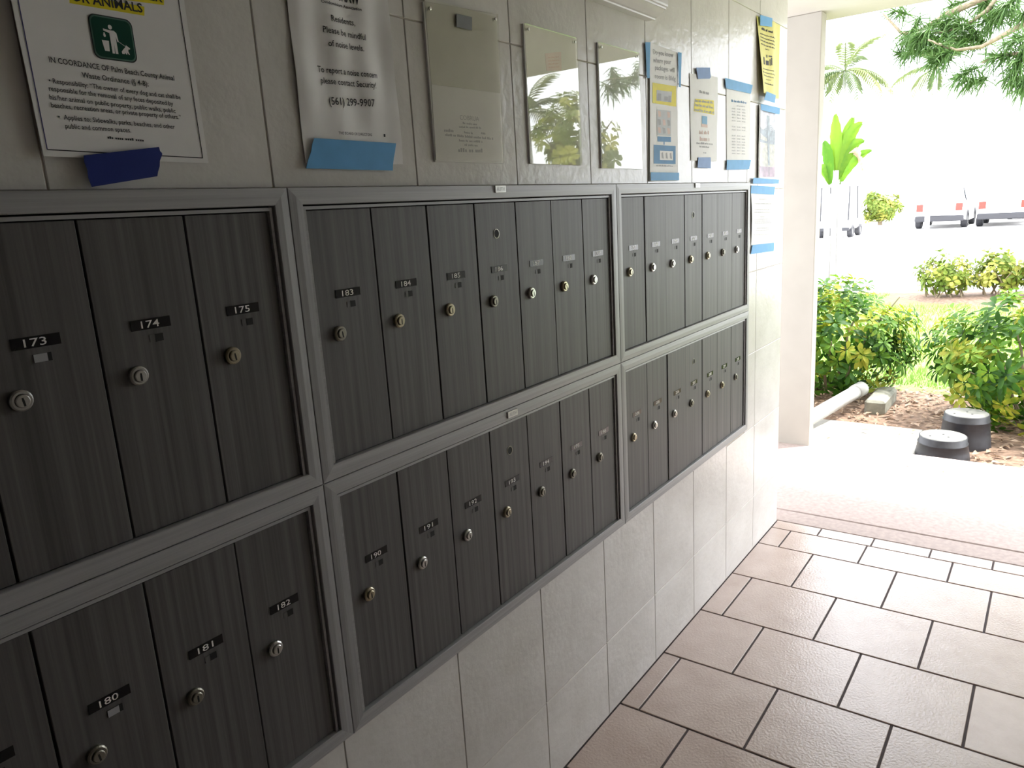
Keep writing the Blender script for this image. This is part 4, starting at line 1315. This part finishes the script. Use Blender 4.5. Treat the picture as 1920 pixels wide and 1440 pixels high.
# palms
def frond_mesh(L, mat, n=20, sag=0.55, wl=0.34):
    mb = MB()
    pts = []
    for i in range(9):
        f = i / 8
        pts.append(Vector((L * (f - 0.15 * f * f), 0, L * (0.35 * f - sag * f * f * 1.2))))
    mb.tube(pts, [0.028 * L / 2 * (1 - 0.8 * i / 8) for i in range(9)], 4)
    for i in range(2, n):
        f = i / n
        k = f * 8
        a = int(min(7, k))
        p = pts[a].lerp(pts[a + 1], k - a)
        tdir = (pts[a + 1] - pts[a]).normalized()
        for s in (-1, 1):
            d = (tdir * 0.7 + Vector((0, s * 0.8, -0.35))).normalized()
            ln = wl * L / 2 * (0.5 + math.sin(f * math.pi))
            e = p + d * ln - Vector((0, 0, ln * 0.3))
            w_ = 0.03 * L / 2
            mb.add([p - tdir * w_, p + tdir * w_, p + d * ln * 0.6 + tdir * w_ * 0.9, e, p + d * ln * 0.6 - tdir * w_ * 0.9], [(0, 1, 2, 3, 4)])
    return mb.mesh('frond', mat)
def palm(label, c, zc, L, n, seed, tr=0.10):
    t = thing('palm_tree', label, 'palm', (c[0], c[1], -0.1), 'palms')
    MB().tube([(c[0] + 0.1, c[1], -0.12), (c[0], c[1] + 0.05, zc * 0.5), (c[0], c[1], zc)], [tr * 1.4, tr, tr * 0.8], 10).build('trunk', 'pipe_white', t, True)
    me = frond_mesh(L, 'palm_leaf')
    r = random.Random(seed)
    for k in range(n):
        a = 2 * math.pi * k / n + r.uniform(-0.2, 0.2)
        link('frond', me, t, (c[0], c[1], zc), (0, -r.uniform(-0.45, 1.15), a), r.uniform(0.85, 1.1))
    return t
palm('slender palm seen beside the short wall', (20.72, 3.91), 4.45, 1.45, 12, 21, 0.05)
palm('palm standing behind the pine branches', (23.06, 2.15), 4.5, 1.5, 12, 22, 0.05)
palm('palm across the drive, mirrored in the sign holders', (13.6, -8.9), 3.6, 1.4, 12, 23, 0.07)

# broad-leaved plant with paddle leaves
t = thing('banana_plant', 'bright green plant with broad paddle leaves beside the short wall', 'plant', (13.87, 2.45, -0.1))
def paddle(p0, p1, p2, w_, name='leaf', mat='banana_leaf'):
    mb = MB()
    p0, p1, p2 = Vector(p0), Vector(p1), Vector(p2)
    vs_, fs = [], []
    n = 12
    for i in range(n + 1):
        f = i / n
        c = p0 * (1 - f) ** 2 + p1 * 2 * f * (1 - f) + p2 * f * f
        tdir = ((p1 - p0) * (1 - f) + (p2 - p1) * f).normalized()
        s = tdir.cross(Vector((1, 0, 0.3))).normalized()
        ww = w_ * math.sin(math.pi * min(1, f * 0.92 + 0.06)) ** 0.7 * (1 + 0.10 * (i % 2))
        vs_ += [c + s * ww + Vector((0.06, 0, 0.03)), c, c - s * ww + Vector((0.06, 0, 0.03))]
        if i:
            a = 3 * (i - 1)
            fs += [(a, a + 1, a + 4, a + 3), (a + 1, a + 2, a + 5, a + 4)]
    mb.add(vs_, fs)
    return mb.build(name, mat, t, True)
for k, (x, y) in enumerate(((13.87, 2.45), (13.95, 2.38), (13.8, 2.55))):
    MB().tube([(x, y, -0.12), (x, y, 1.0), (x, y - 0.02, 1.85 - 0.2 * k)], [0.06, 0.05, 0.035], 8).build('stalk', 'pipe_white', t, True)
for a, b, c, w_ in (((13.87, 2.44, 1.75), (13.86, 2.48, 2.4), (13.86, 2.50, 2.80), 0.10), ((13.87, 2.43, 1.7), (13.9, 2.35, 2.5), (13.95, 2.06, 2.60), 0.11), ((13.87, 2.43, 1.65), (13.92, 2.30, 2.35), (13.95, 2.02, 2.28), 0.10),
                    ((13.8, 2.53, 1.6), (13.78, 2.58, 2.2), (13.78, 2.66, 2.35), 0.09), ((13.9, 2.40, 1.7), (13.95, 2.36, 2.4), (13.96, 2.22, 2.72), 0.10), ((13.8, 2.55, 1.6), (13.78, 2.66, 2.0), (13.78, 2.74, 1.85), 0.08),
                    ((13.9, 2.38, 1.6), (13.98, 2.2, 2.1), (14.0, 1.9, 2.12), 0.08)):
    paddle(a, b, c, w_)
paddle((13.9, 2.40, 1.8), (13.95, 2.2, 2.5), (13.96, 2.03, 1.80), 0.07, 'withered_leaf', 'dry_leaf')

# clipped shrub by the far car park
t = thing('round_shrub', 'rounded pale green shrub by the far car park', 'shrub', (38.0, 6.05, -0.11))
MB().tube([(38.0, 6.05, -0.12), (38.0, 6.05, 0.6)], [0.10, 0.07], 8).build('stem', 'twig', t)
sprinkle(t, tr_w, (38.0, 6.05, 0.75), (0.7, 0.85, 0.75), 90, 77, (1.6, 2.4), 0.3)

# ------------------------------------------------------------------ vehicles and building in the glare
def wheel_mesh(r, w_):
    return MB().lathe([(r * 0.55, -w_ * 0.5), (r * 0.9, -w_ * 0.5), (r, -w_ * 0.35), (r, w_ * 0.35), (r * 0.9, w_ * 0.5), (r * 0.6, w_ * 0.5), (r * 0.55, w_ * 0.35)], (0, 0, 0), 20, 'y', 0) \
        .lathe([(r * 0.55, w_ * 0.36), (r * 0.1, w_ * 0.44)], (0, 0, 0), 14, 'y', 1).mesh('wheel', ['car_dark', 'lock_nickel'])
WHEEL = wheel_mesh(0.34, 0.22)
def car(label, x, y, color, h=1.62, W_=1.82, L=4.5, z=-0.11):
    """rear towards the walkway; x, y is the middle of the rear bumper"""
    t = thing('car', label, 'car', (x, y, z), 'parked cars')
    hw = W_ / 2
    # side outline as (x, z, half width); body then cabin
    def loft(name, secs, mat):
        mb = MB()
        vs_, fs = [], []
        for sx, z0, z1, w0, w1 in secs:
            vs_ += [(x + sx, y - w0, z + z0), (x + sx, y + w0, z + z0), (x + sx, y + w1, z + z1), (x + sx, y - w1, z + z1)]
        for i in range(len(secs) - 1):
            a = 4 * i
            for k in range(4):
                fs.append((a + k, a + (k + 1) % 4, a + 4 + (k + 1) % 4, a + 4 + k))
        fs += [(0, 1, 2, 3), tuple(4 * (len(secs) - 1) + k for k in (3, 2, 1, 0))]
        mb.add(vs_, fs)
        return mb.build(name, mat, t)
    loft('body', [(0.0, 0.42, 0.92, hw - 0.10, hw - 0.12), (0.10, 0.34, 0.98, hw - 0.02, hw - 0.06), (0.8, 0.26, 1.00, hw, hw - 0.04), (3.3, 0.26, 0.98, hw, hw - 0.04), (4.2, 0.30, 0.86, hw - 0.03, hw - 0.08), (L, 0.40, 0.70, hw - 0.15, hw - 0.2)], color)
    loft('cabin', [(0.10, 0.94, 0.98, hw - 0.08, hw - 0.10), (0.45, 0.94, h - 0.06, hw - 0.06, hw - 0.24), (1.0, 0.94, h, hw - 0.06, hw - 0.22), (2.3, 0.94, h - 0.02, hw - 0.06, hw - 0.22), (3.1, 0.94, 0.99, hw - 0.06, hw - 0.10)], color)
    mb = MB()
    mb.add([(x + 0.13, y - hw + 0.26, z + 1.04), (x + 0.13, y + hw - 0.26, z + 1.04), (x + 0.38, y + hw - 0.34, z + h - 0.14), (x + 0.38, y - hw + 0.34, z + h - 0.14)], [(0, 1, 2, 3)])
    mb.build('rear_window', 'car_glass', t)
    for s in (-1, 1):
        mb = MB()
        mb.add([(x + 0.55, y + s * (hw - 0.05), z + 1.02), (x + 2.8, y + s * (hw - 0.05), z + 1.02), (x + 2.3, y + s * (hw - 0.19), z + h - 0.12), (x + 0.75, y + s * (hw - 0.19), z + h - 0.12)], [(0, 1, 2, 3)])
        mb.build('side_window', 'car_glass', t)
        MB().chbox((x - 0.015, y + s * (hw - 0.22) - 0.11, z + 0.66), (x + 0.20, y + s * (hw - 0.22) + 0.13, z + 0.94), 0.02).build('tail_light', 'tail_light', t)
        for wx in (0.85, 3.55):
            link('wheel', WHEEL, t, (x + wx, y + s * (hw - 0.10), z + 0.34), (0, 0, 0 if s < 0 else math.pi))
    MB().chbox((x - 0.06, y - hw + 0.06, z + 0.28), (x + 0.14, y + hw - 0.06, z + 0.50), 0.03).build('rear_bumper', 'car_dark', t)
    MB().chbox((x - 0.075, y - 0.26, z + 0.55), (x + 0.02, y + 0.26, z + 0.67), 0.006).build('licence_plate', 'paper_white', t)
    return t
car('white car with a glowing red tail light in the far car park', 32.3, 2.98, 'car_white', 1.62, 1.75)
car('white car nearest the tree trunk in the far car park', 32.6, 0.95, 'car_white', 1.5, 1.75)
car('pale car parked behind the other two', 38.5, 0.3, 'car_white', 1.45, 1.75)

t = thing('golf_cart', 'white golf cart parked beyond the drive, beside the short wall', 'cart', (28.6, 5.75, -0.11))
z = -0.11
MB().chbox((28.0, 5.20, z + 0.28), (29.9, 6.30, z + 0.62), 0.06).build('body', 'car_white', t)
MB().chbox((28.45, 5.28, z + 0.62), (29.0, 6.22, z + 0.82), 0.05).build('seat', 'pipe_white', t)
MB().chbox((28.35, 5.28, z + 0.80), (28.47, 6.22, z + 1.18), 0.04).build('backrest', 'pipe_white', t)
MB().chbox((27.95, 5.15, z + 1.78), (29.7, 6.35, z + 1.84), 0.02).build('roof', 'car_white', t)
MB().chbox((27.93, 5.22, z + 0.24), (28.02, 6.28, z + 0.36), 0.02).build('rear_bumper', 'car_dark', t)
for px, py in ((28.05, 5.28), (28.05, 6.22), (29.55, 5.28), (29.55, 6.22)):
    MB().tube([(px, py, z + 0.58), (px + (0.05 if px < 29 else -0.2), py, z + 1.80)], 0.022, 8).build('roof_post', 'car_dark', t)
cw = wheel_mesh(0.22, 0.18)
for px, py, s in ((28.35, 5.25, 0), (28.35, 6.25, math.pi), (29.55, 5.25, 0), (29.55, 6.25, math.pi)):
    link('wheel', cw, t, (px, py, z + 0.22), (0, 0, s))

t = thing('apartment_building', 'white apartment building lost in the glare behind the parked cars', 'building', (50, 12, -0.11))
MB().box((46.0, -1.5, -0.11), (56, 26, 6.2)).build('wall', 'building_white', t)
MB().chbox((45.2, -1.9, 6.2), (56.6, 26.4, 6.5), 0.03).build('roof', 'building_white', t)
MB().chbox((45.0, -1.5, 3.0), (46.0, 26, 3.15), 0.02).build('balcony_slab', 'building_white', t)
for k in range(7):
    y = 0.2 + 3.6 * k
    for zz in (0.9, 4.0):
        f = MB().chbox((45.93, y, zz), (46.0, y + 1.3, zz + 1.2), 0.01).build('window', 'building_white', t)
        for s in (0, 1):
            MB().box((45.92, y + 0.08 + 0.6 * s, zz + 0.08), (45.935, y + 0.62 + 0.6 * s, zz + 1.12)).build('pane', 'window_grey', f)
